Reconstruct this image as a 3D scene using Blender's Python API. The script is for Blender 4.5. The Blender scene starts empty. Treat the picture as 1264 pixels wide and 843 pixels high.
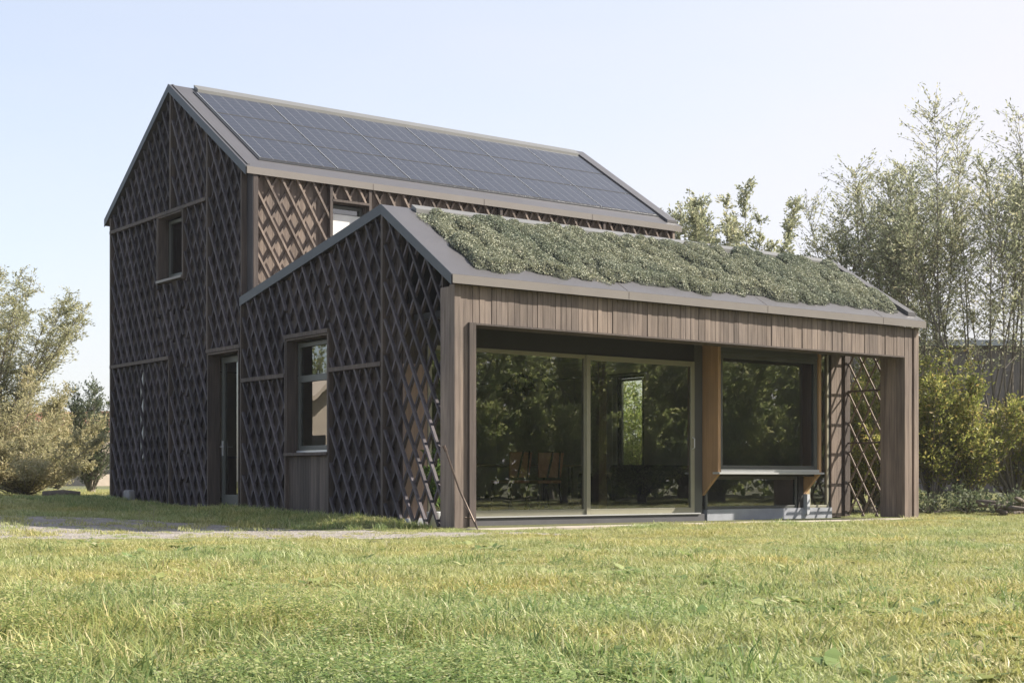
import bpy, math, random
import numpy as np
from mathutils import Vector, Matrix
random.seed(7); rng = np.random.default_rng(11)
S = bpy.context.scene; COL = S.collection

# ------------------------------------------------------------------ helpers
class MB:
    """collects shapes and links them as ONE mesh object"""
    def __init__(s): s.v = []; s.f = []; s.starts = []
    def poly(s, vs, fs):
        s.starts.append((len(s.v), len(s.f))); n = len(s.v); s.v += [tuple(p) for p in vs]; s.f += [tuple(i + n for i in f) for f in fs]
    def box(s, x0, x1, y0, y1, z0, z1):
        s.poly([(x0,y0,z0),(x1,y0,z0),(x1,y1,z0),(x0,y1,z0),(x0,y0,z1),(x1,y0,z1),(x1,y1,z1),(x0,y1,z1)],
               [(0,3,2,1),(4,5,6,7),(0,1,5,4),(1,2,6,5),(2,3,7,6),(3,0,4,7)])
    def prism(s, A, B):
        """two matching outlines A and B joined into a solid"""
        n = len(A)
        s.poly(list(A) + list(B), [tuple(range(n))[::-1], tuple(range(n, 2*n))] +
               [(i, (i+1) % n, n + (i+1) % n, n + i) for i in range(n)])
    def bar(s, p, q, side, w, d):
        """square bar p->q, w wide across 'side' perpendicular, d deep along 'side'"""
        p, q, side = Vector(p), Vector(q), Vector(side).normalized()
        t = (q - p).normalized(); a = t.cross(side).normalized() * (w/2); b = side * d
        s.prism([p-a, p+a, p+a+b, p-a+b], [q-a, q+a, q+a+b, q-a+b])
    def tube(s, pts, rad, n=6):
        pts = [Vector(p) for p in pts]; rings = []
        for i, p in enumerate(pts):
            t = (pts[min(i+1, len(pts)-1)] - pts[max(i-1, 0)]).normalized()
            a = t.cross(Vector((0.31, 0.2, 0.93)) if abs(t.z) < .9 else Vector((1, .1, 0))).normalized(); b = t.cross(a)
            r = rad[i] if hasattr(rad, '__len__') else rad
            rings.append([p + (a*math.cos(2*math.pi*k/n) + b*math.sin(2*math.pi*k/n))*r for k in range(n)])
        vs = [v for r in rings for v in r]; fs = []
        for i in range(len(rings)-1):
            for k in range(n): fs.append((i*n+k, i*n+(k+1) % n, (i+1)*n+(k+1) % n, (i+1)*n+k))
        fs += [tuple(range(n))[::-1], tuple(range((len(rings)-1)*n, len(rings)*n))]
        s.poly(vs, fs)
    def lathe(s, c, prof, n=20):
        vs = []; fs = []
        for r, z in prof:
            vs += [(c[0]+r*math.cos(2*math.pi*k/n), c[1]+r*math.sin(2*math.pi*k/n), c[2]+z) for k in range(n)]
        for i in range(len(prof)-1):
            for k in range(n): fs.append((i*n+k, i*n+(k+1) % n, (i+1)*n+(k+1) % n, (i+1)*n+k))
        fs += [tuple(range(n))[::-1], tuple(range((len(prof)-1)*n, len(prof)*n))]
        s.poly(vs, fs)
    def split(s, name, mat, parent=None, bevel=0):
        """every solid added so far becomes an object of its own"""
        out = []; st = s.starts + [(len(s.v), len(s.f))]
        for (v0, f0), (v1, f1) in zip(st[:-1], st[1:]):
            m = MB(); m.v = s.v[v0:v1]; m.f = [tuple(i-v0 for i in f) for f in s.f[f0:f1]]; out.append(m.build(name, mat, parent, bevel))
        return out
    def build(s, name, mat, parent=None, bevel=0, smooth=False):
        me = bpy.data.meshes.new(name); me.from_pydata(s.v, [], s.f); me.update()
        o = bpy.data.objects.new(name, me); COL.objects.link(o)
        if mat: me.materials.append(mat)
        if parent: o.parent = parent; o.matrix_parent_inverse = Matrix.Translation(-world(parent))
        if bevel:
            m = o.modifiers.new('Bevel', 'BEVEL'); m.width = bevel; m.segments = 2; m.limit_method = 'ANGLE'
        if smooth:
            for p in me.polygons: p.use_smooth = True
        return o
def world(o):
    # parts keep their vertices in world coordinates: only the thing's own Empty is offset
    return Vector(o.location) if o.type == 'EMPTY' else Vector((0, 0, 0))
def empty(name, loc, label, cat, group=None):
    o = bpy.data.objects.new(name, None); COL.objects.link(o); o.location = loc; o.empty_display_size = .2
    return tag(o, label, cat, group)
def tag(o, label=None, cat=None, group=None, kind=None):
    for k, v in (('label', label), ('category', cat), ('group', group), ('kind', kind)):
        if v: o[k] = v
    return o
def npmesh(name, V, F, mat, parent=None, smooth=False):
    """V (n,3), F (m,k) all same k"""
    V = np.asarray(V, np.float32); F = np.asarray(F, np.int32); k = F.shape[1]
    me = bpy.data.meshes.new(name)
    me.vertices.add(len(V)); me.vertices.foreach_set('co', V.ravel())
    me.loops.add(F.size); me.loops.foreach_set('vertex_index', F.ravel())
    me.polygons.add(len(F)); me.polygons.foreach_set('loop_start', np.arange(0, F.size, k, dtype=np.int32))
    if smooth: me.polygons.foreach_set('use_smooth', np.ones(len(F), bool))
    me.update(calc_edges=True); me.validate()
    o = bpy.data.objects.new(name, me); COL.objects.link(o)
    if mat: me.materials.append(mat)
    if parent: o.parent = parent; o.matrix_parent_inverse = Matrix.Translation(-world(parent))
    return o

# ------------------------------------------------------------------ materials
def newmat(name):
    m = bpy.data.materials.new(name); m.use_nodes = True; nt = m.node_tree
    return m, nt, nt.nodes, nt.links, nt.nodes['Principled BSDF']
def ramp(N, L, fac, stops):
    r = N.new('ShaderNodeValToRGB'); L.new(fac, r.inputs[0]); e = r.color_ramp.elements
    while len(e) < len(stops): e.new(.5)
    for i, (p, c) in enumerate(stops): e[i].position = p; e[i].color = (*c, 1)
    return r.outputs[0]
def noise(N, L, scale, detail=4, vec=None, rough=.55):
    n = N.new('ShaderNodeTexNoise'); n.inputs['Scale'].default_value = scale; n.inputs['Detail'].default_value = detail
    n.inputs['Roughness'].default_value = rough
    if vec is not None: L.new(vec, n.inputs['Vector'])
    return n.outputs['Fac']
def mapping(N, L, sc, src='Object'):
    t = N.new('ShaderNodeTexCoord'); m = N.new('ShaderNodeMapping'); m.inputs['Scale'].default_value = sc
    L.new(t.outputs[src], m.inputs['Vector']); return m.outputs[0]
def mathn(N, L, op, a, b):
    n = N.new('ShaderNodeMath'); n.operation = op
    for i, x in enumerate((a, b)):
        if isinstance(x, (int, float)): n.inputs[i].default_value = x
        else: L.new(x, n.inputs[i])
    return n.outputs[0]
def mul(N, L, col, fac):
    n = N.new('ShaderNodeMix'); n.data_type = 'RGBA'; n.blend_type = 'MULTIPLY'; n.inputs[0].default_value = 1
    L.new(col, n.inputs[6]); L.new(fac, n.inputs[7]); return n.outputs[2]
def mixc(N, L, fac, a, b):
    n = N.new('ShaderNodeMix'); n.data_type = 'RGBA'
    if isinstance(fac, (int, float)): n.inputs[0].default_value = fac
    else: L.new(fac, n.inputs[0])
    for i, x in ((6, a), (7, b)):
        if isinstance(x, tuple): n.inputs[i].default_value = (*x, 1)
        else: L.new(x, n.inputs[i])
    return n.outputs[2]
def bump(N, L, B, h, strength=.3, dist=.01):
    b = N.new('ShaderNodeBump'); b.inputs['Strength'].default_value = strength; b.inputs['Distance'].default_value = dist
    L.new(h, b.inputs['Height']); L.new(b.outputs[0], B.inputs['Normal'])
def island(N, L, lo, hi):
    g = N.new('ShaderNodeNewGeometry'); mr = N.new('ShaderNodeMapRange')
    L.new(g.outputs['Random Per Island'], mr.inputs[0]); mr.inputs[3].default_value = lo; mr.inputs[4].default_value = hi
    return mr.outputs[0]
def wood(name, c1, c2, rough=.75, var=(.62, 1.35), grain=(28, 28, 1.6)):
    m, nt, N, L, B = newmat(name)
    v = mapping(N, L, grain); n = noise(N, L, 1.0, 6, v, .62)
    n2 = noise(N, L, 1.3, 3, mapping(N, L, (1, 1, .5)))
    col = ramp(N, L, n, [(.32, c1), (.68, c2)])
    col = mul(N, L, col, ramp(N, L, n2, [(.3, (.72, .73, .76)), (.7, (1.15, 1.12, 1.08))]))
    col = mul(N, L, col, island(N, L, *var))
    L.new(col, B.inputs['Base Color']); B.inputs['Roughness'].default_value = rough
    B.inputs['Specular IOR Level'].default_value = .3
    bump(N, L, B, n, .35, .004); return m
def plain(name, c, rough=.5, metal=0, var=.12, scale=3, bmp=.08):
    m, nt, N, L, B = newmat(name)
    n = noise(N, L, scale, 6, mapping(N, L, (1, 1, 1)))
    col = ramp(N, L, n, [(.25, tuple(x*(1-var) for x in c)), (.75, tuple(min(1, x*(1+var)) for x in c))])
    L.new(col, B.inputs['Base Color']); B.inputs['Roughness'].default_value = rough; B.inputs['Metallic'].default_value = metal
    if bmp: bump(N, L, B, noise(N, L, scale*25, 3, mapping(N, L, (1, 1, 1))), bmp, .003)
    return m
M = {}
M['lattice'] = wood('lattice_wood', (.050, .044, .050), (.102, .089, .098))
M['backing'] = wood('backing_boards', (.050, .040, .037), (.085, .068, .060))
M['clad'] = wood('cladding_boards', (.130, .101, .084), (.255, .203, .168), var=(.78, 1.14))
M['trim'] = wood('trim_boards', (.062, .050, .044), (.115, .092, .080))
M['slatewood'] = wood('dark_corner_boards', (.040, .038, .042), (.068, .064, .068))
M['porchwood'] = wood('porch_boards', (.23, .165, .13), (.34, .25, .20), var=(.8, 1.15))
M['orange'] = wood('larch_panel', (.37, .225, .118), (.49, .31, .175), .55, (.95, 1.05), (40, 40, 1.2))
M['floorw'] = wood('floor_timber', (.10, .07, .05), (.17, .12, .08), .5, (.9, 1.1), (2, 25, 25))
M['roofmetal'] = plain('roof_metal', (.078, .074, .076), .45, 0, .10, 2.2, .05)
M['edge'] = plain('fascia_metal', (.175, .155, .138), .5, 0, .07, 2, .04)
M['darkedge'] = plain('verge_paint', (.040, .043, .050), .5, 0, .08, 3, .04)
M['strip'] = plain('ridge_strip_metal', (.15, .148, .14), .45, 0, .06, 3, .03)
M['frame'] = plain('window_frame_paint', (.085, .088, .08), .45, 0, .06, 4, .03)
M['olive'] = plain('slider_frame_paint', (.27, .255, .185), .42, 0, .06, 4, .03)
M['slate'] = plain('dark_plinth', (.085, .082, .088), .6)
M['concrete'] = plain('pale_plinth', (.31, .32, .35), .7, 0, .15, 5, .2)
M['paving'] = plain('pale_paving', (.40, .35, .29), .9, 0, .22, 6, .4)
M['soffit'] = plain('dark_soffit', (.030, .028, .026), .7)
M['inwall'] = plain('interior_wall', (.60, .58, .52), .8)
M['inwood'] = wood('interior_timber', (.30, .21, .11), (.42, .31, .17), .6)
M['steel'] = plain('sill_metal', (.58, .58, .58), .35, .4, .06, 3, .03)
M['black'] = plain('black_paint', (.015, .015, .016), .45)
M['sofa'] = plain('dark_fabric', (.025, .027, .032), .9)
M['terra'] = plain('terracotta_leather', (.52, .25, .16), .55)
M['white'] = plain('white_fabric_and_sky', (.72, .70, .66), .85)  # curtain cloth, also the white of the sky reflection panels
M['pot'] = plain('pale_pot', (.50, .51, .53), .7)
M['steelrod'] = plain('rusty_rod', (.10, .072, .055), .5, .5)
M['stone'] = plain('grey_stone', (.22, .21, .21), .9, 0, .3, 9, .4)
M['log'] = plain('grey_log', (.13, .105, .085), .9, 0, .35, 14, .5)
M['bark'] = plain('willow_bark', (.17, .145, .115), .9, 0, .35, 9, .5)
M['farwall'] = plain('pale_render', (.30, .25, .20), .85)
M['palewall'] = plain('pale_wall', (.58, .50, .41), .85)
M['farroof'] = plain('orange_tile', (.36, .15, .085), .8, 0, .25, 8, .3)
M['barnwall'] = wood('barn_boards', (.12, .105, .095), (.19, .165, .15))
M['barnroof'] = plain('barn_roof', (.33, .34, .35), .6, 0, .1, 3, .1)

def glass(name, tint, ior):
    m, nt, N, L, B = newmat(name); N.remove(B)
    out = N['Material Output']; tr = N.new('ShaderNodeBsdfTransparent'); tr.inputs[0].default_value = (*tint, 1)
    gl = N.new('ShaderNodeBsdfGlossy'); gl.inputs['Roughness'].default_value = .004
    fr = N.new('ShaderNodeFresnel'); fr.inputs[0].default_value = ior
    # a pane has two surfaces; a faint unevenness like real float glass
    n = noise(N, L, 1.1, 2, mapping(N, L, (1, 1, 1))); b = N.new('ShaderNodeBump'); b.inputs['Strength'].default_value = .02
    b.inputs['Distance'].default_value = .05; L.new(n, b.inputs['Height']); L.new(b.outputs[0], gl.inputs['Normal'])
    mx = N.new('ShaderNodeMixShader'); L.new(fr.outputs[0], mx.inputs[0]); L.new(tr.outputs[0], mx.inputs[1]); L.new(gl.outputs[0], mx.inputs[2])
    L.new(mx.outputs[0], out.inputs['Surface']); return m
M['glass'] = glass('coated_glass', (.90, .94, .82), 2.75)
M['glass2'] = glass('window_glass', (.45, .48, .44), 2.9)

def solar_mat():
    m, nt, N, L, B = newmat('solar_cells')
    g = N.new('ShaderNodeTexCoord'); sp = N.new('ShaderNodeSeparateXYZ'); L.new(g.outputs['UV'], sp.inputs[0])
    def line(src, n, w):
        f = mathn(N, L, 'FRACT', mathn(N, L, 'MULTIPLY', src, n), 0)
        d = mathn(N, L, 'ABSOLUTE', mathn(N, L, 'SUBTRACT', f, .5), 0)
        return mathn(N, L, 'GREATER_THAN', d, .5 - w)
    lx = line(sp.outputs[0], 6, .020); ly = line(sp.outputs[1], 6, .016); fx = line(sp.outputs[1], 24, .09)
    a = mixc(N, L, mathn(N, L, 'MULTIPLY', fx, .22), (.024, .025, .030), (.12, .12, .125))
    a = mixc(N, L, mathn(N, L, 'MULTIPLY', ly, .35), a, (.16, .16, .17))
    a = mixc(N, L, mathn(N, L, 'MULTIPLY', lx, .45), a, (.26, .26, .26))
    L.new(a, B.inputs['Base Color']); B.inputs['Roughness'].default_value = .22; B.inputs['Specular IOR Level'].default_value = .35
    return m
M['solar'] = solar_mat()

def leafmat(name, cols, trans=.45, rough=.5):
    m, nt, N, L, B = newmat(name)
    g = N.new('ShaderNodeNewGeometry'); col = ramp(N, L, g.outputs['Random Per Island'], cols)
    n = noise(N, L, .8, 2, mapping(N, L, (1, 1, 1)))
    col = mul(N, L, col, ramp(N, L, n, [(.3, (.75, .8, .75)), (.7, (1.2, 1.15, 1.05))]))
    L.new(col, B.inputs['Base Color']); B.inputs['Roughness'].default_value = rough; B.inputs['Specular IOR Level'].default_value = .35
    t = N.new('ShaderNodeBsdfTranslucent'); L.new(col, t.inputs[0]); mx = N.new('ShaderNodeMixShader'); mx.inputs[0].default_value = trans
    L.new(B.outputs[0], mx.inputs[1]); L.new(t.outputs[0], mx.inputs[2]); L.new(mx.outputs[0], N['Material Output'].inputs['Surface'])
    return m
M['leaf_willow'] = leafmat('leaf_willow', [(0, (.23, .25, .16)), (.5, (.36, .375, .25)), (.85, (.46, .46, .32)), (1, (.52, .48, .33))], .55, .42)
M['leaf_olive'] = leafmat('leaf_olive', [(0, (.28, .285, .16)), (.5, (.40, .40, .24)), (1, (.52, .49, .32))], .5)
M['leaf_yellow'] = leafmat('leaf_yellow', [(0, (.15, .18, .045)), (.5, (.30, .315, .09)), (.85, (.42, .39, .14)), (1, (.44, .31, .12))], .55)
M['leaf_green'] = leafmat('leaf_green', [(0, (.20, .25, .085)), (.5, (.36, .42, .16)), (.85, (.50, .52, .25)), (1, (.65, .60, .36))], .6)
M['leaf_dark'] = leafmat('leaf_dark', [(0, (.08, .11, .06)), (.6, (.14, .165, .095)), (1, (.20, .21, .13))])
M['leaf_ochre'] = leafmat('leaf_ochre', [(0, (.30, .285, .15)), (.5, (.42, .39, .23)), (1, (.50, .43, .28))], .5)
M['leaf_pot'] = leafmat('leaf_pot', [(0, (.06, .12, .03)), (1, (.14, .20, .06))])
M['sedum'] = leafmat('sedum', [(0, (.20, .22, .165)), (.5, (.29, .31, .235)), (.88, (.37, .38, .30)), (1, (.46, .43, .33))], .15, .6)
M['sedumbase'] = plain('sedum_soil', (.022, .025, .016), .95, 0, .3, 20, .4)

def grassmat(name, cols, patch):
    m, nt, N, L, B = newmat(name)
    g = N.new('ShaderNodeNewGeometry'); oi = N.new('ShaderNodeObjectInfo')
    r = mathn(N, L, 'FRACT', mathn(N, L, 'ADD', g.outputs['Random Per Island'], oi.outputs['Random']), 0)
    col = ramp(N, L, r, cols)
    mp = N.new('ShaderNodeMapping'); L.new(g.outputs['Position'], mp.inputs[0])
    n = noise(N, L, .55, 4, mp.outputs[0])
    col = mul(N, L, col, ramp(N, L, n, patch))
    L.new(col, B.inputs['Base Color']); B.inputs['Roughness'].default_value = .5; B.inputs['Specular IOR Level'].default_value = .35
    t = N.new('ShaderNodeBsdfTranslucent'); L.new(col, t.inputs[0]); mx = N.new('ShaderNodeMixShader'); mx.inputs[0].default_value = .4
    L.new(B.outputs[0], mx.inputs[1]); L.new(t.outputs[0], mx.inputs[2]); L.new(mx.outputs[0], N['Material Output'].inputs['Surface'])
    return m
PATCH = [(.3, (1.12, 1.0, .80)), (.5, (1, 1, .96)), (.7, (.80, .95, .86))]
M['grass'] = grassmat('lawn_blades', [(0, (.24, .265, .09)), (.45, (.40, .405, .155)), (.8, (.53, .51, .245)), (1, (.63, .58, .38))], PATCH)
M['grass_tall'] = grassmat('rough_blades', [(0, (.13, .19, .065)), (.5, (.27, .335, .12)), (.85, (.44, .45, .20)), (1, (.58, .53, .34))], PATCH)

def groundmat():
    m, nt, N, L, B = newmat('lawn_soil')
    n = noise(N, L, .5, 5, mapping(N, L, (1, 1, 1))); n2 = noise(N, L, 30, 4, mapping(N, L, (1, 1, 1)))
    col = ramp(N, L, n, [(.3, (.12, .115, .045)), (.7, (.085, .095, .035))])
    col = mul(N, L, col, ramp(N, L, n2, [(.25, (.5, .5, .5)), (.75, (1.5, 1.5, 1.5))]))
    L.new(col, B.inputs['Base Color']); B.inputs['Roughness'].default_value = .95; bump(N, L, B, n2, .6, .03); return m
M['ground'] = groundmat()
def gravelmat():
    m, nt, N, L, B = newmat('gravel')
    vo = N.new('ShaderNodeTexVoronoi'); vo.inputs['Scale'].default_value = 38; L.new(mapping(N, L, (1, 1, 1)), vo.inputs['Vector'])
    n = noise(N, L, 1.2, 4, mapping(N, L, (1, 1, 1)))
    col = ramp(N, L, vo.outputs['Color'], [(.1, (.22, .20, .18)), (.9, (.44, .40, .36))])
    col = mul(N, L, col, ramp(N, L, n, [(.3, (.75, .72, .66)), (.7, (1.1, 1.1, 1.1))]))
    L.new(col, B.inputs['Base Color']); B.inputs['Roughness'].default_value = .95
    bump(N, L, B, vo.outputs['Distance'], .9, .03); return m
M['gravel'] = gravelmat()

# ------------------------------------------------------------------ camera, light, sky
F_, HY = 1816.387, 592.378; CX, CY, CZ, YAW = -10.298, -15.175, .542, .637
cd = bpy.data.cameras.new('camera'); cam = bpy.data.objects.new('camera', cd); COL.objects.link(cam); S.camera = cam
cam.location = (CX, CY, CZ); cam.rotation_euler = (math.pi/2, 0, -YAW)
cd.sensor_width = 36; cd.lens = F_/1264*36; cd.shift_y = (HY-421.5)/1264; cd.clip_start = .1; cd.clip_end = 2000
def dep(u, w):
    a = (u-632)/F_; c, s = math.cos(YAW), math.sin(YAW)
    return CX + w*(a*c+s), CY + w*(-a*s+c)
SUN = Vector((1, -.55, .95)).normalized()
sl = bpy.data.lights.new('sun', 'SUN'); so = bpy.data.objects.new('sun', sl); COL.objects.link(so)
so.rotation_euler = SUN.to_track_quat('Z', 'Y').to_euler(); so.location = (30, -14, 30)
sl.energy = 4.6; sl.angle = math.radians(.6); sl.color = (1, .93, .82)
W = bpy.data.worlds.new('World'); S.world = W; W.use_nodes = True
wn = W.node_tree.nodes; sk = wn.new('ShaderNodeTexSky'); sk.sky_type = 'NISHITA'; sk.sun_disc = False
sk.sun_elevation = math.asin(SUN.z); sk.sun_rotation = math.atan2(SUN.x, SUN.y)
sk.air_density = 1.0; sk.dust_density = 1.5; sk.ozone_density = 1.0; sk.altitude = 0
wl_ = W.node_tree.links; tc = wn.new('ShaderNodeTexCoord')       # thin high cloud: denser towards the horizon and the sun's side
def wv(op, a, b=0):
    n = wn.new('ShaderNodeVectorMath' if op == 'DOT_PRODUCT' else 'ShaderNodeMath'); n.operation = op
    for i, q in enumerate((a, b)):
        if isinstance(q, (int, float, tuple)): n.inputs[i].default_value = q
        else: wl_.new(q, n.inputs[i])
    return n.outputs['Value']
sd_ = wv('DOT_PRODUCT', tc.outputs['Generated'], (.90, -.43, 0)); up_ = wv('DOT_PRODUCT', tc.outputs['Generated'], (0, 0, 1))
wz = wn.new('ShaderNodeTexNoise'); wz.inputs['Scale'].default_value = 2.2; wz.inputs['Detail'].default_value = 5
wm = wn.new('ShaderNodeMapping'); wm.inputs['Scale'].default_value = (1, 1, 3); wl_.new(tc.outputs['Generated'], wm.inputs[0]); wl_.new(wm.outputs[0], wz.inputs['Vector'])
vf = wv('ADD', wv('ADD', wv('MULTIPLY', sd_, .75), wv('MULTIPLY', wv('SUBTRACT', .30, up_), .8)), wv('ADD', wv('MULTIPLY', wz.outputs['Fac'], .40), .32))
vc = wn.new('ShaderNodeClamp'); wl_.new(vf, vc.inputs[0]); vc.inputs[1].default_value = .34; vc.inputs[2].default_value = .93
veil = wn.new('ShaderNodeMix'); veil.data_type = 'RGBA'; veil.inputs[0].default_value = .42; wl_.new(vc.outputs[0], veil.inputs[0]); veil.inputs[7].default_value = (3.78, 3.66, 3.82, 1)   # thin even high cloud
W.node_tree.links.new(sk.outputs[0], veil.inputs[6]); W.node_tree.links.new(veil.outputs[2], wn['Background'].inputs[0]); wn['Background'].inputs[1].default_value = .115
S.view_settings.view_transform = 'Standard'; S.view_settings.look = 'None'; S.view_settings.gamma = 1; S.view_settings.exposure = 1.15
S.render.engine = 'CYCLES'; S.cycles.max_bounces = 10; S.cycles.transparent_max_bounces = 16

# ------------------------------------------------------------------ terrain
def sm(a, b, x):
    t = np.clip((np.asarray(x, float)-a)/(b-a), 0, 1); return t*t*(3-2*t)
def gz(x, y):
    x = np.asarray(x, float); y = np.asarray(y, float)
    z = -.09 + .09*sm(1.5, 6.2, y) + .20*sm(6.2, 13, y)
    z = z + .02*np.sin(x*1.3+.4*y)*np.sin(y*1.1-.3*x)*sm(.3, -1.5, y)
    bank = np.exp(-((x+.55)/.45)**2)*sm(.2, 1.2, y)*sm(7, 5, y)          # low grassy bank beside the left wall
    return z + .11*bank
def sheet(name, xs, ys, mat, off, mask=None, kind='structure'):
    X, Y = np.meshgrid(xs, ys, indexing='xy'); V = np.stack([X, Y, gz(X, Y)+off], -1).reshape(-1, 3)
    nx, ny = len(xs), len(ys); i = np.arange((ny-1)*(nx-1)); r, c = i//(nx-1), i % (nx-1); a = r*nx+c
    Fq = np.stack([a, a+1, a+nx+1, a+nx], -1)
    if mask is not None:
        cxy = V[Fq].mean(1); Fq = Fq[mask(cxy[:, 0], cxy[:, 1])]
    o = npmesh(name, V, Fq, mat, smooth=True); tag(o, kind=kind); return o
far = np.array([-400, -200, -100, -60, -40]); 
xs = np.concatenate([far, np.arange(-30, 30.1, .5), -far[::-1]]); ys = np.concatenate([far, np.arange(-30, 40.1, .5), np.array([60, 100, 200, 500])])
sheet('ground', xs, ys, M['ground'], 0)
# gravel path: between a near and a far edge line seen from the lawn
PN = np.array([(-14, 8.2), (-5.3, .75), (-3.3, -.75), (-1.7, -1.75), (.2, -2.1)]); PF = np.array([(-9, 16), (-3.3, 7.4), (-1.95, 4.3), (-1.5, 1.2), (-.55, -.9), (.2, -1.15)])
PATH = np.concatenate([PN, PF[::-1]])
def inpoly(x, y, P):
    x = np.asarray(x, float); y = np.asarray(y, float); r = np.zeros(x.shape, bool); n = len(P)
    for i in range(n):
        (x1, y1), (x2, y2) = P[i], P[(i+1) % n]
        if y1 == y2: continue
        c = ((y1 > y) != (y2 > y)) & (x < (x2-x1)*(y-y1)/(y2-y1)+x1); r ^= c
    return r
def wob(x, y): return .16*np.sin(2.3*x+1.1*y)+.10*np.sin(5.1*x-3.7*y)+.06*np.sin(9*y+4*x)
def onpath(x, y): return inpoly(x+wob(x, y), y+wob(y, x), PATH)
sheet('gravel_path', np.arange(-14, .8, .08), np.arange(-2.8, 16, .08), M['gravel'], .006, onpath)
pv = MB(); xx = .2
while xx < 8.9:
    w = random.uniform(.55, .63); pv.box(xx, xx+w-.008, -.50, -.02, -.2, -.062+random.uniform(-.004, .004)); xx += w
tag(pv.build('paving', M['paving']), kind='structure')

# ------------------------------------------------------------------ THE HOUSE
H = empty('timber_house', (4.7, 6, 0), 'dark timber house of two gabled volumes clad in diagonal lattice, with solar and planted roofs', 'house')
KS = 1.72       # slope of the lattice diagonals
LW, LH = .29, .29*1.72
def zlow(y): return 4.277-.11-(1.919-y)*.608 if y < 1.919 else 4.277-.11-(y-1.919)*.1945      # underside of low roof
def ztall(y): return 7.504-.13-abs(y-9.248)*.644
def clip(poly, p, d):
    """clip the line p+t*d to a convex polygon -> (t0,t1) or None"""
    t0, t1 = -1e9, 1e9; n = len(poly); area = sum(poly[i][0]*poly[(i+1) % n][1]-poly[(i+1) % n][0]*poly[i][1] for i in range(n))
    P = poly if area > 0 else poly[::-1]
    for i in range(n):
        (ax, ay), (bx, by) = P[i], P[(i+1) % n]; nx, ny = -(by-ay), bx-ax
        num = nx*(p[0]-ax)+ny*(p[1]-ay); den = nx*d[0]+ny*d[1]
        if abs(den) < 1e-9:
            if num < 0: return None
            continue
        t = -num/den
        if den > 0: t0 = max(t0, t)
        else: t1 = min(t1, t)
    return (t0, t1) if t1-t0 > .06 else None
def lattice(poly, to3, inward, parent=None, w=.035, d=.042, mat='lattice'):
    """diagonal bars in two layers inside poly (u,v); to3 maps (u,v)->point on the outer face"""
    mb = MB(); us = [p[0] for p in poly]; vs = [p[1] for p in poly]
    inw = Vector(inward)
    for layer, k in ((0, -KS), (1, KS)):
        c0 = min(v-k*u for u in (min(us), max(us)) for v in (min(vs), max(vs))); c1 = max(v-k*u for u in (min(us), max(us)) for v in (min(vs), max(vs)))
        i = math.floor(c0/LH)
        while i*LH < c1:
            cc = i*LH; i += 1
            j = random.uniform(-.006, .006)
            r = clip(poly, (0, cc+j), (1, k))
            if not r: continue
            a, b = to3(r[0], cc+j+k*r[0]), to3(r[1], cc+j+k*r[1]); off = inw*(layer*(d+.0015)+random.uniform(0, .0012))
            mb.bar(Vector(a)+off, Vector(b)+off, inw, w, d)
    return mb.build('lattice_panel', M[mat], parent or H)
XL, XT = .15, .29      # outer faces of the two left lattices
def L3(x): return lambda u, v: (x, -u, v)
def lattL(x, pts): return lattice([(-y, z) for y, z in pts], L3(x), (1, 0, 0))
# --- tall gable, left side
def bt(mb, x, y, z0, z1, w=.055, d=.10): mb.box(x-.012, x+d, y-w/2, y+w/2, z0, z1)
g = .03
lattL(XT, [(9.248+g, 5.30), (12.03, 5.30), (12.03, ztall(12.03)-.02), (9.248+g, ztall(9.278)-.02)])
lattL(XT, [(7.74+g, 5.30), (9.248-g, 5.30), (9.248-g, ztall(9.218)-.02), (7.74+g, ztall(7.77)-.02)])
lattL(XT, [(6.47, 2.73), (7.74-g, 2.73), (7.74-g, ztall(7.71)-.02), (6.47, ztall(6.47)-.02)])
lattL(XT, [(9.84, 2.73), (12.03, 2.73), (12.03, 5.24), (9.84, 5.24)])
lattL(XT, [(9.31, 2.73), (9.81, 2.73), (9.81, 4.03), (9.31, 4.03)])
lattL(XT, [(8.74, .02), (9.29, .02), (9.29, 4.03), (8.74, 4.03)])
lattL(XT, [(7.74+g, .02), (8.70, .02), (8.70, 5.24), (7.74+g, 5.24)])
lattL(XT, [(9.33, .05), (12.03, .05), (12.03, 2.67), (9.33, 2.67)])
b = MB()
bt(b, XT, 9.248, 5.30, ztall(9.248)-.01); bt(b, XT, 7.74, 2.73, ztall(7.74)-.01); bt(b, XT, 12.06, .0, ztall(12.06)-.01); bt(b, XT, 6.45, .0, ztall(6.45)-.01, .035)
bt(b, XT, 9.31, .02, 2.67, .035); bt(b, XT, 9.825, 4.03, 5.24, .035); bt(b, XT, 8.72, 4.03, 5.24, .035)
b.box(XT-.02, XT+.09, 7.77, 12.08, 5.24, 5.30); b.box(XT-.02, XT+.09, 9.31, 12.08, 2.67, 2.73); b.box(XT-.02, XT+.09, 6.47, 7.77, 2.67, 2.73)
b.split('batten', M['trim'], H)
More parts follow.
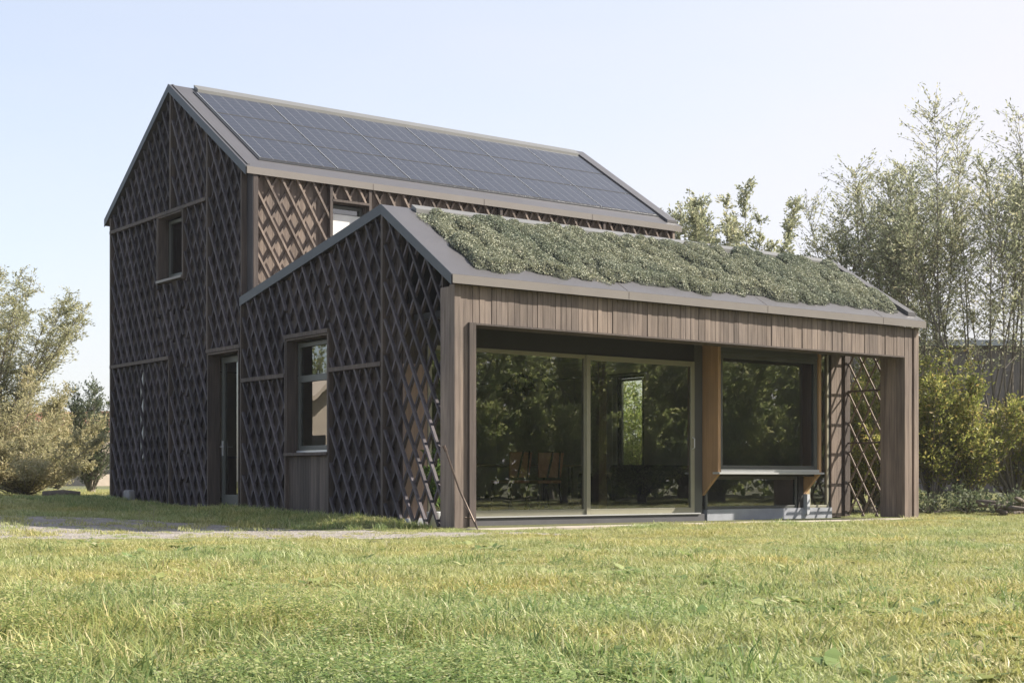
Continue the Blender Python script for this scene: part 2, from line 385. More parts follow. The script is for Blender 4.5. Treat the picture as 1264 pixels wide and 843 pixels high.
# --- low gable, left side
lattL(XL, [(1.9+g, 2.15), (3.36, 2.15), (3.36, zlow(3.36)-.02), (1.9+g, zlow(1.93)-.02)])
lattL(XL, [(3.39, 2.72), (4.67, 2.72), (4.67, zlow(4.67)-.02), (3.39, zlow(3.39)-.02)])
lattL(XL, [(4.70, 2.15), (6.16, 2.15), (6.16, zlow(6.16)-.02), (4.70, zlow(4.70)-.02)])
lattL(XL, [(1.9+g, -.05), (3.36, -.05), (3.36, 2.09), (1.9+g, 2.09)])
lattL(XL, [(4.70, -.03), (6.16, -.03), (6.16, 2.09), (4.70, 2.09)])
lattL(XL, [(.44, -.05), (1.9-g, -.05), (1.9-g, zlow(1.87)-.02), (.44, zlow(.44)-.02)])
b = MB()
bt(b, XL, 1.9, -.08, zlow(1.9)-.01, .05); bt(b, XL, 6.18, -.05, zlow(6.18)-.01, .03); bt(b, XL, .425, -.08, zlow(.425)-.01, .03); bt(b, XL, 3.375, .0, 2.66, .03); bt(b, XL, 4.685, .0, 2.66, .03)
b.box(XL-.02, XL+.09, 1.93, 3.36, 2.09, 2.15); b.box(XL-.02, XL+.09, 4.70, 6.165, 2.09, 2.15); b.box(XL-.03, XL+.09, 3.36, 4.70, 2.66, 2.72)
b.split('batten', M['trim'], H)

# --- backing walls, board by board
def wallX(name, x0, x1, y0, y1, z0, ztop, holes=(), bw=.145, mat='backing'):
    mb = MB(); cuts = sorted({y0, y1, *[h[0] for h in holes], *[h[1] for h in holes]})
    for a, c in zip(cuts[:-1], cuts[1:]):
        n = max(1, round((c-a)/bw)); e = np.linspace(a, c, n+1)
        for p, q in zip(e[:-1], e[1:]):
            zs = [z0]; m = (p+q)/2
            for h in holes:
                if h[0]-1e-6 < m < h[1]+1e-6: zs += [h[2], h[3]]
            zs += [None]; q2 = q-.004
            for k in range(0, len(zs), 2):
                za, zb = zs[k], zs[k+1]
                ta, tb = (ztop(p), ztop(q2)) if zb is None else (zb, zb)
                if min(ta, tb)-za < .02: continue
                mb.prism([(x0, p, za), (x0, q2, za), (x0, q2, tb), (x0, p, ta)], [(x1, p, za), (x1, q2, za), (x1, q2, tb), (x1, p, ta)])
    return mb.build(name, M[mat], H)
def wallY(name, y0, y1, x0, x1, z0, z1, holes=(), bw=.145, mat='backing'):
    mb = MB(); cuts = sorted({x0, x1, *[h[0] for h in holes], *[h[1] for h in holes]})
    for a, c in zip(cuts[:-1], cuts[1:]):
        n = max(1, round((c-a)/bw)); e = np.linspace(a, c, n+1)
        for p, q in zip(e[:-1], e[1:]):
            zs = [z0]; m = (p+q)/2
            for h in holes:
                if h[0]-1e-6 < m < h[1]+1e-6: zs += [h[2], h[3]]
            zs += [z1]
            for k in range(0, len(zs), 2):
                if zs[k+1]-zs[k] > .01: mb.box(p, q-.004, y0, y1, zs[k], zs[k+1])
    return mb.build(name, M[mat], H)
WIN_T = (8.74, 9.81, 4.10, 5.22); DOOR = (6.55, 7.74, .12, 2.66); SLOT = (10.72, 10.98, .9, 2.58); WIN_L = (3.39, 4.67, .95, 2.62)
wallX('wall', .39, .47, 6.22, 12.18, -.1, ztall, [WIN_T, DOOR, SLOT])
wallX('wall', .25, .34, 1.56, 6.2, -.15, zlow, [WIN_L])
def tallfront(y): return 5.46
wallY('wall', 6.34, 6.42, .48, 9.49, 3.15, 5.50, [(1.85, 2.52, 4.3, 5.16)], mat='clad')
wallY('wall', 12.10, 12.18, .48, 9.49, -.1, 5.50)
wallX('wall', 9.44, 9.52, 6.43, 12.09, -.1, ztall, [(7.05, 7.80, .5, 2.62)])
wallX('wall', 8.93, 9.02, 1.56, 6.33, -.15, zlow)
# inner skins so that boards never leak light
ins = MB()
for (y0, y1, z0, z1) in ((1.62, 3.33, .1, 2.9), (4.73, 6.3, .1, 2.9), (3.33, 4.73, .1, .93), (3.33, 4.73, 2.64, 2.9)): ins.box(.345, .36, y0, y1, z0, z1)
for (y0, y1, z0, z1) in ((6.3, 6.5, .1, 2.9), (7.8, 10.6, .1, 2.7), (11.1, 12.05, .1, 2.7), (6.5, 7.8, 2.68, 2.9), (10.6, 11.1, .1, .85), (10.6, 11.1, 2.62, 2.7)): ins.box(.475, .49, y0, y1, z0, z1)
ins.box(.5, 9.42, 12.05, 12.08, .1, 2.7); ins.box(8.9, 8.925, 1.6, 6.3, .1, 2.9)
for (y0, y1, z0, z1) in ((6.43, 7.0, .1, 2.7), (7.85, 12.05, .1, 2.7), (7.0, 7.85, .1, .46), (7.0, 7.85, 2.66, 2.7)): ins.box(9.41, 9.435, y0, y1, z0, z1)
ins.build('inner_wall', M['inwall'], H)
fl = MB(); fl.box(.36, 8.9, 1.62, 6.3, -.05, .06); fl.box(.5, 9.4, 6.3, 12.04, -.05, .06); fl.build('floor', M['floorw'], H)
ce = MB(); ce.box(.36, 8.93, 1.60, 6.20, 2.80, 2.9); ce.box(.5, 9.44, 6.202, 12.09, 2.72, 2.91); ce.build('ceiling', M['inwall'], H)
# tall left corner board and right corner, front lattice of the tall wall
cb = MB(); cb.box(.387, .435, 6.222, 6.335, 2.8, 5.50); cb.box(9.47, 9.53, 6.225, 6.338, 2.8, 5.50); cb.split('corner_board', M['clad'], H)
cb = MB(); cb.box(.375, .386, 6.225, 6.44, -.05, 5.50); cb.build('corner_board', M['slatewood'], H)
def F3(y): return lambda u, v: (u, y, v)
zl0 = 3.30
for a, c in ((.44, 1.80), (2.58, 5.27), (5.33, 7.69), (7.75, 9.46)):
    lattice([(a, zl0), (c, zl0), (c, 5.46), (a, 5.46)], F3(6.235), (0, 1, 0), mat='clad')
lattice([(1.82, 5.205), (2.55, 5.205), (2.55, 5.46), (1.82, 5.46)], F3(6.235), (0, 1, 0), mat='clad')
b = MB()
for x in (1.815, 2.565, 5.30, 7.72): b.box(x-.025, x+.025, 6.225, 6.33, zl0, 5.46)
b.box(1.84, 2.54, 6.22, 6.33, 5.165, 5.205); b.split('batten', M['trim'], H)

# --- roofs
def roof(name, prof, mat):
    """prof: (y, ztop, zbottom, xleft, xright) from front eave to back eave"""
    mb = MB(); A = []; B = []
    top = [(y, zt, xl, xr) for y, zt, zb, xl, xr in prof]; bot = [(y, zb, xl, xr) for y, zt, zb, xl, xr in prof]
    ring = top + bot[::-1]
    mb.prism([(xl, y, z) for y, z, xl, xr in ring], [(xr, y, z) for y, z, xl, xr in ring])
    # non-convex end caps: replace by quads
    n = len(ring); mb.f = mb.f[2:]; k = len(prof)
    for side in (0, n):
        for i in range(k-1): mb.f.append(tuple(side+j for j in (i, i+1, n-2-i, n-1-i)))
    o = mb.build(name, mat, H)
    import bmesh; bm = bmesh.new(); bm.from_mesh(o.data); bmesh.ops.recalc_face_normals(bm, faces=bm.faces); bm.to_mesh(o.data); bm.free(); return o
LRo = roof('green_roof', [(0, 3.11, 3.0, 0, 9.266), (1.919, 4.277, 4.167, .149, 9.173), (6.22, 3.44, 3.33, .149, 9.173)], M['roofmetal'])
TRo = roof('main_roof', [(6.216, 5.551, 5.44, .256, 9.70), (9.248, 7.504, 7.38, .256, 9.66), (12.28, 5.551, 5.43, .256, 9.66)], M['roofmetal'])
ed = MB()      # front eave fascias, a hair proud of the roof edge
ed.box(.003, 9.262, -.014, -.002, 2.995, 3.105); ed.box(.262, 9.695, 6.200, 6.214, 5.435, 5.548)
ed.split('fascia', M['edge'], TRo)
def slope(x0, x1, y0, y1, zf, h0, h1, mb):
    A = [(x0, y0, zf(y0)+h0), (x1, y0, zf(y0)+h0), (x1, y1, zf(y1)+h0), (x0, y1, zf(y1)+h0)]; B = [(p[0], p[1], p[2]+h1-h0) for p in A]
    mb.prism(A, B)
zT = lambda y: 5.551+.6441*(y-6.216); zL = lambda y: 3.11+.6081*y
st = MB(); slope(.72, 9.42, 9.06, 9.235, zT, .004, .07, st); st.build('ridge_flashing', M['strip'], TRo)
st = MB(); slope(9.40, 9.655, 6.30, 9.24, zT, .004, .06, st); slope(.30, .34, 6.26, 9.23, zT, .003, .02, st); st.split('verge_flashing', M['roofmetal'], TRo)
st = MB(); slope(.62, 9.10, 1.78, 1.90, zL, .004, .06, st); st.build('ridge_flashing', M['strip'], LRo)
st = MB(); slope(8.98, 9.16, .12, 1.86, zL, .004, .07, st); st.split('verge_flashing', M['roofmetal'], LRo)
def verge(roof_o, x_e, x_r, ye, yr, yb, ze, zr, zb, h):
    for (ya, za, xa), (yc, zc, xc) in (((ye, ze, x_e), (yr, zr, x_r)), ((yr, zr, x_r), (yb, zb, x_r))):
        m = MB(); o = .014
        m.prism([(xa-o, ya, za-h), (xc-o, yc, zc-h), (xc-o, yc, zc+.004), (xa-o, ya, za+.004)], [(xa-.002, ya, za-h), (xc-.002, yc, zc-h), (xc-.002, yc, zc+.004), (xa-.002, ya, za+.004)]); m.build('verge_board', M['darkedge'], roof_o)
verge(LRo, 0, .149, .0, 1.919, 6.22, 3.11, 4.277, 3.44, .135); verge(TRo, .256, .256, 6.216, 9.248, 12.28, 5.551, 7.504, 5.551, .14)
# seams of the flashing sheets
st = MB()
for x in (2.9, 5.6, 8.2): slope(x, x+.006, .01, .24, zL, .001, .004, st); st.box(x, x+.006, -.0165, -.015, 3.0, 3.10)
for x in (2.6, 4.9, 7.4): st.box(x, x+.006, 6.197, 6.1995, 5.44, 5.54)
st.split('sheet_seam', M['trim'], LRo)
# --- solar panels: six columns of three
bk = MB(); slope(.62, 9.39, 6.50, 9.05, zT, .003, .018, bk); bk.build('mounting_bed', M['black'], TRo)
xe = np.linspace(.655, 9.36, 7); ye = np.linspace(6.53, 9.03, 4)
for i in range(6):
    for j in range(3):
        x0, x1, y0, y1 = xe[i]+.022, xe[i+1]-.022, ye[j]+.022, ye[j+1]-.022
        p = MB(); slope(x0, x1, y0, y1, zT, .02, .034, p); po = p.build('solar_panel', M['solar'], TRo)
        uv = po.data.uv_layers.new(name='UVMap')
        for lp in po.data.loops:
            v = po.data.vertices[lp.vertex_index].co; uv.data[lp.index].uv = ((v.x-x0)/(x1-x0), (v.y-y0)/(y1-y0))
    f = MB()
    slope(xe[i]+.015, xe[i]+.021, ye[0]+.03, ye[3]-.03, zT, .02, .036, f); f.build('panel_rail', M['steel'], TRo)

# --- sedum on the low roof
def sedum():
    cx, cy, rr, hh = [], [], [], []
    for _ in range(330):
        x, y = rng.uniform(.62, 8.95), rng.uniform(.24, 1.74); r = rng.uniform(.10, .24)
        cx.append(x); cy.append(y); rr.append(r); hh.append(rng.uniform(.05, .17))
    cx, cy, rr, hh = map(np.array, (cx, cy, rr, hh))
    def hf(x, y):
        h = np.zeros(x.shape); 
        for a, c, r, q in zip(cx, cy, rr, hh):
            # mounds stretched down the slope
            d2 = ((x-a-.18*(y-c))/r)**2+((y-c)/(r*1.15))**2; h = np.maximum(h, q*np.sqrt(np.clip(1-d2, 0, 1)))
        edge = sm(.17, .30, y+.05*np.sin(x*3.1)+.045*np.sin(x*7.3+1)+.03*np.sin(x*17))*sm(1.77, 1.69, y)
        xl = .50+.18*(1.7-y)*0; edge = edge*sm(.50, .62, x+.03*np.sin(y*9))*sm(8.98-.12*y*0, 8.86, x+.05*np.sin(y*6))
        return (.022+h)*edge
    xs = np.arange(.45, 9.0, .045); ys = np.arange(.1, 1.86, .045); X, Y = np.meshgrid(xs, ys); Hh = hf(X, Y)
    V = np.stack([X, Y, zL(Y)+Hh*.72-.006+.002*(Hh > 0)], -1).reshape(-1, 3); nx = len(xs); n = (len(ys)-1)*(nx-1); i = np.arange(n); a = (i//(nx-1))*nx+i % (nx-1)
    Fq = np.stack([a, a+1, a+nx+1, a+nx], -1); keep = Hh.ravel()[Fq].max(1) > .045
    base = npmesh('sedum_bed', V, Fq[keep], M['sedumbase'], LRo, True); tag(base, kind='stuff')
    n = 150000; x = rng.uniform(.48, 9.0, n); y = rng.uniform(.12, 1.84, n); h = hf(x, y); k = h > .01+rng.uniform(0, .02, n)
    x, y, h = x[k], y[k], h[k]; n = len(x)
    C = np.stack([x, y, zL(y)+h*.85+rng.uniform(-.012, .022, n)], -1)
    leafquads('sedum_leaves', C, rng.normal(size=(n, 3))*np.array([1, 1, .55]), .018, .032, .7, M['sedum'], LRo, stuff=True)
def leafquads(name, C, D, s0, s1, wr, mat, parent=None, stuff=False):
    """diamond leaves at C pointing along D; length s0..s1, width ratio wr"""
    n = len(C); D = D/np.maximum(np.linalg.norm(D, axis=1, keepdims=True), 1e-6); R = rng.normal(size=(n, 3)); Sd = np.cross(D, R); Sd /= np.maximum(np.linalg.norm(Sd, axis=1, keepdims=True), 1e-6)
    ln = rng.uniform(s0, s1, n)[:, None]; Nn = np.cross(D, Sd)
    V = np.stack([C-D*ln*.5, C+Sd*ln*wr*.5+Nn*ln*.06, C+D*ln*.5-Nn*ln*.06, C-Sd*ln*wr*.5+Nn*ln*.06], 1).reshape(-1, 3)
    Fq = np.arange(4*n).reshape(n, 4); o = npmesh(name, V, Fq, mat, parent)
    if stuff: tag(o, kind='stuff')
    return o
sedum()

# --- front of the low volume: cladding beam, corner posts, opening trim
YF = .08
cl = MB(); x = .30
while x < 8.83:
    w = random.choice((.075, .09, .09, .105, .12)); e = min(x+w, 8.84)
    cl.box(x, e-.007, YF+random.uniform(0, .010), .17, 2.53, 3.0); x = e
cl.build('cladding', M['clad'], H)
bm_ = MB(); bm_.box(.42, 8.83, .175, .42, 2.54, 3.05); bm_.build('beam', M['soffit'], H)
lp = MB()
lp.box(.09, .185, YF-.006, .19, -.06, 3.0); lp.box(.19, .296, YF+.004, .19, -.06, 3.0); lp.box(.095, .36, .195, .40, -.06, 2.98); lp.build('corner_post', M['clad'], H)
tr = MB(); tr.box(.30, .40, YF-.035, .43, -.05, 2.528); tr.box(.405, 8.835, YF-.012, .43, 2.505, 2.528); tr.build('opening_trim', M['trim'], H)
rp = MB(); xs_ = [8.845, 8.935, 9.02]
for a, c in zip(xs_[:-1], xs_[1:]): rp.box(a, c-.004, YF, .14, -.06, 3.0)
rp.box(9.075, 9.185, YF-.004, .14, -.06, 3.0); rp.box(9.02, 9.07, YF+.04, .14, -.06, 3.0)
yy = .145
for k in range(4): rp.box(8.845, 9.10, yy, yy+.105, -.06, 2.98); yy += .109
rp.build('corner_post', M['clad'], H)
# right gable: open lattice to the porch, closed lattice behind it
def latR(pts): return lattice([(y, z) for y, z in pts], lambda u, v: (9.13, u, v), (-1, 0, 0), w=.028, d=.020, mat='clad')
latR([(.60, -.06), (1.46, -.06), (1.46, zlow(1.46)-.02), (.60, zlow(.6)-.02)])
latR([(1.6, -.05), (1.919, -.05), (1.919, zlow(1.919)-.02), (1.6, zlow(1.6)-.02)]); latR([(1.93, -.05), (6.18, -.05), (6.18, zlow(6.18)-.02), (1.93, zlow(1.93)-.02)])
b = MB(); b.box(9.068, 9.086, .585, 1.50, 2.02, 2.05); b.box(9.068, 9.086, .585, 1.50, 1.15, 1.18); b.box(9.06, 9.14, 1.46, 1.56, -.06, zlow(1.5)-.02); b.split('batten', M['trim'], H)
for pts in ([(6.3, .0), (6.98, .0), (6.98, 5.40), (6.3, 5.40)], [(6.98, 2.7), (7.87, 2.7), (7.87, 5.4), (6.98, 5.4)], [(7.87, .0), (12.1, .0), (12.1, 5.40), (7.87, 5.40)], [(6.3, 5.4), (12.1, 5.4), (9.248, 7.22)]):
    lattice(pts, lambda u, v: (9.62, u, v), (-1, 0, 0))
# porch ceiling (ribbed), porch wall panels
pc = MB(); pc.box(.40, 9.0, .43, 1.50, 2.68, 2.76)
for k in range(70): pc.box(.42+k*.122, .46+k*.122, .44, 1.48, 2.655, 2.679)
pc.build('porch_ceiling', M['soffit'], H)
G = 1.5
wallY('wall', G, G+.06, .26, .62, -.09, 2.1, bw=.18, mat='porchwood'); wallY('wall', G, G+.06, .26, .60, 2.104, 2.9, mat='backing')
pb = MB(); pb.box(.2, .95, 1.32, 1.495, -.12, .03); pb.split('step_block', M['concrete'], H)
wallY('wall', G-.03, G+.06, 8.68, 8.93, -.07, 2.7, bw=.11, mat='clad'); rpz = MB(); rpz.box(9.0, 9.055, G-.05, G+.06, -.07, 2.7); rpz.build('post', M['trim'], H)
wl = MB(); wl.box(8.935, 8.99, G-.01, G+.06, -.07, 2.7); wl.build('wall', M['trim'], H)
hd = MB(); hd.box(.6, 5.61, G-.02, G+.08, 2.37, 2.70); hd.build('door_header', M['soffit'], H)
pl = MB(); pl.box(.62, 5.72, G-.06, G+.1, -.14, .02); pl.build('plinth', M['slate'], H)
pl = MB(); pl.box(5.79, 8.67, G-.05, G+.1, -.14, .085); pl.build('plinth', M['concrete'], H)
ut = MB(); ut.box(.36, 8.9, 1.53, 1.6, 2.705, 3.9)
ut.build('upper_wall', M['soffit'], H)

# --- windows and doors
def framed(name, ax, c, u0, u1, v0, v1, fw, fd, fmat, gmat, parent=None, bars=(), bottom=None):
    """frame in plane ax ('X' or 'Y') at depth c; pane as a sub-part"""
    f = MB(); P = parent or H
    def bx(a, b_, z0, z1, d0, d1):
        if ax == 'Y': f.box(a, b_, c+d0, c+d1, z0, z1)
        else: f.box(c+d0, c+d1, a, b_, z0, z1)
    bo = bottom or fw
    bx(u0, u0+fw, v0, v1, 0, fd); bx(u1-fw, u1, v0, v1, 0, fd); bx(u0+fw, u1-fw, v0, v0+bo, .001, fd-.001); bx(u0+fw, u1-fw, v1-fw, v1, .001, fd-.001)
    for k, t in bars: bx(u0+fw, u1-fw, k-t/2, k+t/2, .002, fd-.002)
    o = f.build(name, fmat, P, .004); gm = MB(); m = fd*.5
    if ax == 'Y': gm.poly([(u0+fw*.8, c+m, v0+bo*.8), (u1-fw*.8, c+m, v0+bo*.8), (u1-fw*.8, c+m, v1-fw*.8), (u0+fw*.8, c+m, v1-fw*.8)], [(0, 1, 2, 3)])
    else: gm.poly([(c+m, u1-fw*.8, v0+bo*.8), (c+m, u0+fw*.8, v0+bo*.8), (c+m, u0+fw*.8, v1-fw*.8), (c+m, u1-fw*.8, v1-fw*.8)], [(0, 1, 2, 3)])
    gm.build('pane', gmat, o); return o
# sliding glass front
d1 = framed('sliding_door', 'Y', G-.02, .62, 3.40, .035, 2.37, .055, .06, M['olive'], M['glass'], bottom=.085)
d2 = framed('sliding_door', 'Y', G-.05, 3.36, 5.52, .035, 2.37, .075, .06, M['olive'], M['glass'], bottom=.085)
hn = MB(); hn.tube([(5.47, G-.055, 1.02), (5.47, G-.10, 1.04), (5.47, G-.10, 1.18), (5.47, G-.055, 1.20)], .009); hn.build('handle', M['steel'], d2)
ss = MB(); ss.box(.62, 5.62, G-.085, G-.055, .02, .038); ss.build('door_sill', M['steel'], H)
jm = MB(); jm.box(5.53, 5.70, G-.03, G+.06, .0, 2.70); jm.build('door_jamb', M['frame'], H)
# bay window
bay = MB(); bay.v, bay.f = [], []
YB = 1.14
for x0, x1 in ((5.715, 5.775), (8.0, 8.06)):
    c = MB(); pr_ = [(YB, .64), (YB, 2.66), (G-.005, 2.66), (G-.005, .30)]
    c.prism([(x0, y, z) for y, z in pr_], [(x1, y, z) for y, z in pr_]); o = c.build('bay_cheek', M['orange'], H, .003)
bw = framed('bay_window', 'Y', YB+.03, 5.777, 7.998, .70, 2.50, .07, .07, M['frame'], M['glass'])
sb = MB(); sb.box(5.70, 8.075, YB-.05, YB+.10, .635, .665); sb.box(5.777, 7.998, YB-.01, YB+.029, .667, .71); sb.build('sill', M['steel'], bw)
tb = MB(); tb.box(5.777, 7.998, YB+.02, G, 2.502, 2.56); tb.box(5.777, 7.998, YB+.03, YB+.09, 2.56, 2.64); tb.build('blind_box', M['frame'], bw)
us_ = MB(); us_.box(5.777, 7.998, YB+.102, G-.006, .60, .66); us_.build('bay_floor', M['soffit'], H)
lw = framed('low_window', 'Y', G-.02, 5.78, 7.86, .087, .60, .045, .06, M['frame'], M['glass'])
bp = MB(); bp.box(7.865, 7.98, G-.04, G+.06, .087, .62); bp.build('post', M['soffit'], H)
bp = MB(); bp.box(8.01, 8.075, G-.10, G+.05, -.02, .31); bp.build('bracket_foot', M['pot'], H)
bp = MB(); bp.box(8.065, 8.14, G-.03, G+.06, .31, 2.70); bp.build('post', M['inwood'], H)
sg = framed('side_window', 'Y', G-.02, 8.145, 8.62, .087, 2.68, .04, .06, M['olive'], M['glass'])
bp = MB(); bp.box(8.625, 8.675, G-.01, G+.06, .0, 2.70); bp.build('post', M['soffit'], H)
# left gable windows and door
def reveal(x0, x1, h, mat, name='reveal', t=.025):
    y0, y1, z0, z1 = h; r = MB()
    r.box(x0, x1, y0-.001, y0+t, z0, z1); r.box(x0, x1, y1-t, y1+.001, z0, z1); r.box(x0, x1, y0+t, y1-t, z1-t, z1+.001); return r.build(name, mat, H)
wl_ = framed('window', 'X', .335, 3.42, 4.64, .99, 2.60, .065, .06, M['frame'], M['glass2'], bars=((2.06, .10),))
reveal(XL-.005, .333, (3.392, 4.668, .95, 2.655), M['trim'])
si = MB(); si.box(.11, .40, 3.38, 4.68, .905, .948); si.build('sill', M['trim'], wl_); si = MB(); si.box(.305, .332, 3.43, 4.63, .955, .985); si.build('sill_flashing', M['steel'], wl_)
pn = MB(); yy = 3.40
while yy < 4.66: pn.box(.195, .245, yy, min(yy+.082, 4.665)-.004, -.06, .90); yy += .082
pn.build('apron_panel', M['trim'], H)
wt = framed('window', 'X', .48, 8.78, 9.77, 4.16, 5.18, .06, .06, M['frame'], M['glass'])
reveal(XT-.005, .478, (8.742, 9.808, 4.10, 5.235), M['trim']); si = MB(); si.box(.25, .50, 8.73, 9.82, 4.055, 4.098); si.build('sill', M['edge'], wt)
cu = MB(); cu.box(.497, .503, 8.845, 8.945, 4.23, 5.11); cu.build('curtain', M['white'], wt)  # narrow white strip standing just outside the pane
sw = framed('window', 'X', .43, 10.73, 10.97, .92, 2.56, .03, .05, M['frame'], M['glass2'])
wp = MB(); wp.box(.422, .428, 10.74, 10.92, .95, 2.54); wp.build('sky_reflection', M['white'], sw)  # white sheet outside the pane imitates sky mirrored in the slot
dr = framed('front_door', 'X', .52, 6.60, 7.68, .14, 2.60, .10, .06, M['frame'], M['glass2'], bottom=.16)
reveal(XT-.005, .518, (6.552, 7.738, .10, 2.66), M['trim'])
hn = MB(); hn.tube([(.52, 7.62, 1.10), (.47, 7.62, 1.10), (.465, 7.50, 1.10)], .010); hn.box(.505, .519, 7.60, 7.64, .95, 1.2); hn.build('handle', M['steel'], dr)
th = MB(); th.box(.26, .60, 6.56, 7.73, -.02, .098); th.build('threshold', M['slate'], dr)
uw = framed('window', 'Y', 6.40, 1.87, 2.50, 4.34, 5.14, .05, .06, M['frame'], M['glass2'], bars=((4.98, .05),))
rv = MB(); rv.box(1.852, 1.868, 6.33, 6.46, 4.30, 5.16); rv.box(2.502, 2.518, 6.33, 6.46, 4.3, 5.16); rv.split('reveal', M['trim'], uw)
cu = MB(); cu.box(1.885, 2.485, 6.386, 6.392, 4.3, 4.99); cu.build('sky_reflection', M['white'], uw)  # white panel before the glass stands for the reflected sky
rw = framed('window', 'X', 9.45, 7.06, 7.79, .51, 2.61, .05, .06, M['frame'], M['glass'])

# ------------------------------------------------------------------ things in and by the house
def chair(x, y, rz, label):
    e = empty('dining_chair', (x, y, .06), label, 'chair', 'dining chairs seen through the glass')
    c, s = math.cos(rz), math.sin(rz)
    def T(mb): mb.v = [(x+c*a-s*b_, y+s*a+c*b_, .06+z) for a, b_, z in mb.v]; return mb
    m = MB(); m.box(-.22, .22, -.22, .22, .43, .48); T(m).build('seat', M['terra'], e, .02)
    m = MB(); A = [(-.21, -.22, .52), (.21, -.22, .52), (.24, -.27, .92), (-.24, -.27, .92)]; m.prism(A, [(p[0]*.97, p[1]+.04, p[2]) for p in A]); T(m).build('backrest', M['terra'], e, .015)
    m = MB(); m.bar((-.06, -.232, .50), (.02, -.285, .94), (0, -1, 0), .03, .01); m.bar((.15, -.232, .5), (.15, -.285, .94), (0, -1, 0), .02, .01); T(m).build('strap', M['black'], e)
    for a, b_ in ((-.19, -.19), (.19, -.19), (-.19, .19), (.19, .19)):
        m = MB(); m.tube([(a, b_, .44), (a*1.15, b_*1.15, 0)], .014); T(m).build('leg', M['black'], e)
chair(3.52, 3.55, .1, 'terracotta dining chair behind the glass, left of the two'); chair(4.22, 3.60, -.15, 'terracotta dining chair behind the glass, nearer the wooden column')
t = empty('dining_table', (4.0, 4.4, .06), 'long dark dining table inside the glass front behind the terracotta chairs', 'table')
m = MB(); m.box(2.4, 5.3, 3.95, 4.85, .76, .80); m.build('table_top', M['inwood'], t, .005)
for a in (2.55, 5.15):
    for b_ in (4.05, 4.75): m = MB(); m.box(a-.03, a+.03, b_-.03, b_+.03, .06, .758); m.build('leg', M['black'], t)
p = empty('pendant_lamp', (4.1, 3.9, 2.8), 'black branching pendant lamp hanging over the dining table', 'lamp')
m = MB(); m.tube([(4.1, 3.9, 2.8), (4.1, 3.9, 2.2)], .006); m.build('cord', M['black'], p)
for k in range(9):
    a = k*2*math.pi/9+.3; r = .22+.14*(k % 3)
    m = MB(); m.tube([(4.1, 3.9, 2.2), (4.1+r*.6*math.cos(a), 3.9+r*.6*math.sin(a), 2.26), (4.1+r*math.cos(a), 3.9+r*math.sin(a), 2.1-.05*(k % 2))], .012)
    m.lathe((4.1+r*math.cos(a), 3.9+r*math.sin(a), 2.0-.05*(k % 2)), [(.07, 0), (.065, .05), (.03, .11), (.01, .13)], 10); m.build('lamp_arm', M['black'], p)
c_ = MB(); c_.box(5.05, 5.22, 3.2, 3.37, .06, 2.8); tag(c_.build('timber_column', M['inwood']), 'pale timber column inside the glass, just left of the middle frame', 'column')
sf = empty('sofa', (6.7, 4.2, .06), 'dark low sofa inside the right sliding glass pane', 'sofa')
m = MB(); m.box(5.75, 7.9, 3.7, 4.6, .10, .48); m.build('seat', M['sofa'], sf, .05); m = MB(); m.box(5.75, 7.9, 3.62, 3.8, .12, .80); m.build('backrest', M['sofa'], sf, .06)
for a in (5.72, 7.78): m = MB(); m.box(a, a+.16, 3.66, 4.6, .12, .66); m.build('armrest', M['sofa'], sf, .05)
cb_ = empty('kitchen_counter', (3.2, 8.5, .06), 'grey kitchen counter along the back of the dining room', 'counter')
m = MB(); m.box(1.2, 6.0, 8.2, 8.8, .06, .92); m.build('cabinet', M['inwall'], cb_); m = MB(); m.box(1.18, 6.02, 8.17, 8.82, .922, .96); m.build('worktop', M['pot'], cb_)
cu = MB()
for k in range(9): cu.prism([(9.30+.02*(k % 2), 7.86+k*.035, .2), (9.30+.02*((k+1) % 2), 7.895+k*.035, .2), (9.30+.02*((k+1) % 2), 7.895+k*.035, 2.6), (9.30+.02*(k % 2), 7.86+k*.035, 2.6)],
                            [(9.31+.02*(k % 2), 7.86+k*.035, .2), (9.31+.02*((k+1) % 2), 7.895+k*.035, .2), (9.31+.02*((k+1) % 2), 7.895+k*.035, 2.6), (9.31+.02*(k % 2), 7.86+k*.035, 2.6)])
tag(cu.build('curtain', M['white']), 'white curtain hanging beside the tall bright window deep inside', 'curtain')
# potted plant and bucket in the porch corner
pp = empty('potted_plant', (.41, 1.02, -.08), 'tall green plant in pale grey pot behind the open porch lattice', 'plant')
m = MB(); m.lathe((.41, 1.02, -.085), [(.08, 0), (.10, .20), (.105, .21), (.09, .21), (.085, .17)]); m.build('pot', M['pot'], pp, smooth=True)
C = []; D = []
for k in range(14):
    a = rng.uniform(0, 6.28); top = Vector((.41+.11*math.cos(a), 1.02+.14*math.sin(a), rng.uniform(.55, 1.0)))
    for j in range(22):
        f = rng.uniform(.15, 1); C.append((.41+(top.x-.41)*f+rng.normal()*.02, 1.02+(top.y-1.02)*f+rng.normal()*.02, .14+(top.z-.14)*f)); D.append((math.cos(a)*.5+rng.normal()*.4, math.sin(a)*.5+rng.normal()*.4, .5))
leafquads('foliage', np.array(C), np.array(D), .08, .15, .35, M['leaf_pot'], pp)
gt = empty('garden_fork', (.05, -.35, -.08), 'thin rusty garden tool leaning on the front left corner post', 'garden tool')
m = MB(); m.tube([(-.07, .03, .90), (.03, -.12, .42), (.13, -.36, -.05)], .012); m.tube([(-.07, .03, .90), (-.09, .05, .97)], .02); m.build('shaft', M['steelrod'], gt)
m = MB(); m.tube([(.10, -.13, .22), (.13, -.30, .06), (.10, -.42, -.07), (.04, -.46, -.08)], .009); m.tube([(.13, -.36, -.05), (.10, -.44, -.085), (.04, -.46, -.08)], .009); m.tube([(.02, -.25, .08), (.15, -.27, .07)], .009); m.build('tine', M['steelrod'], gt)
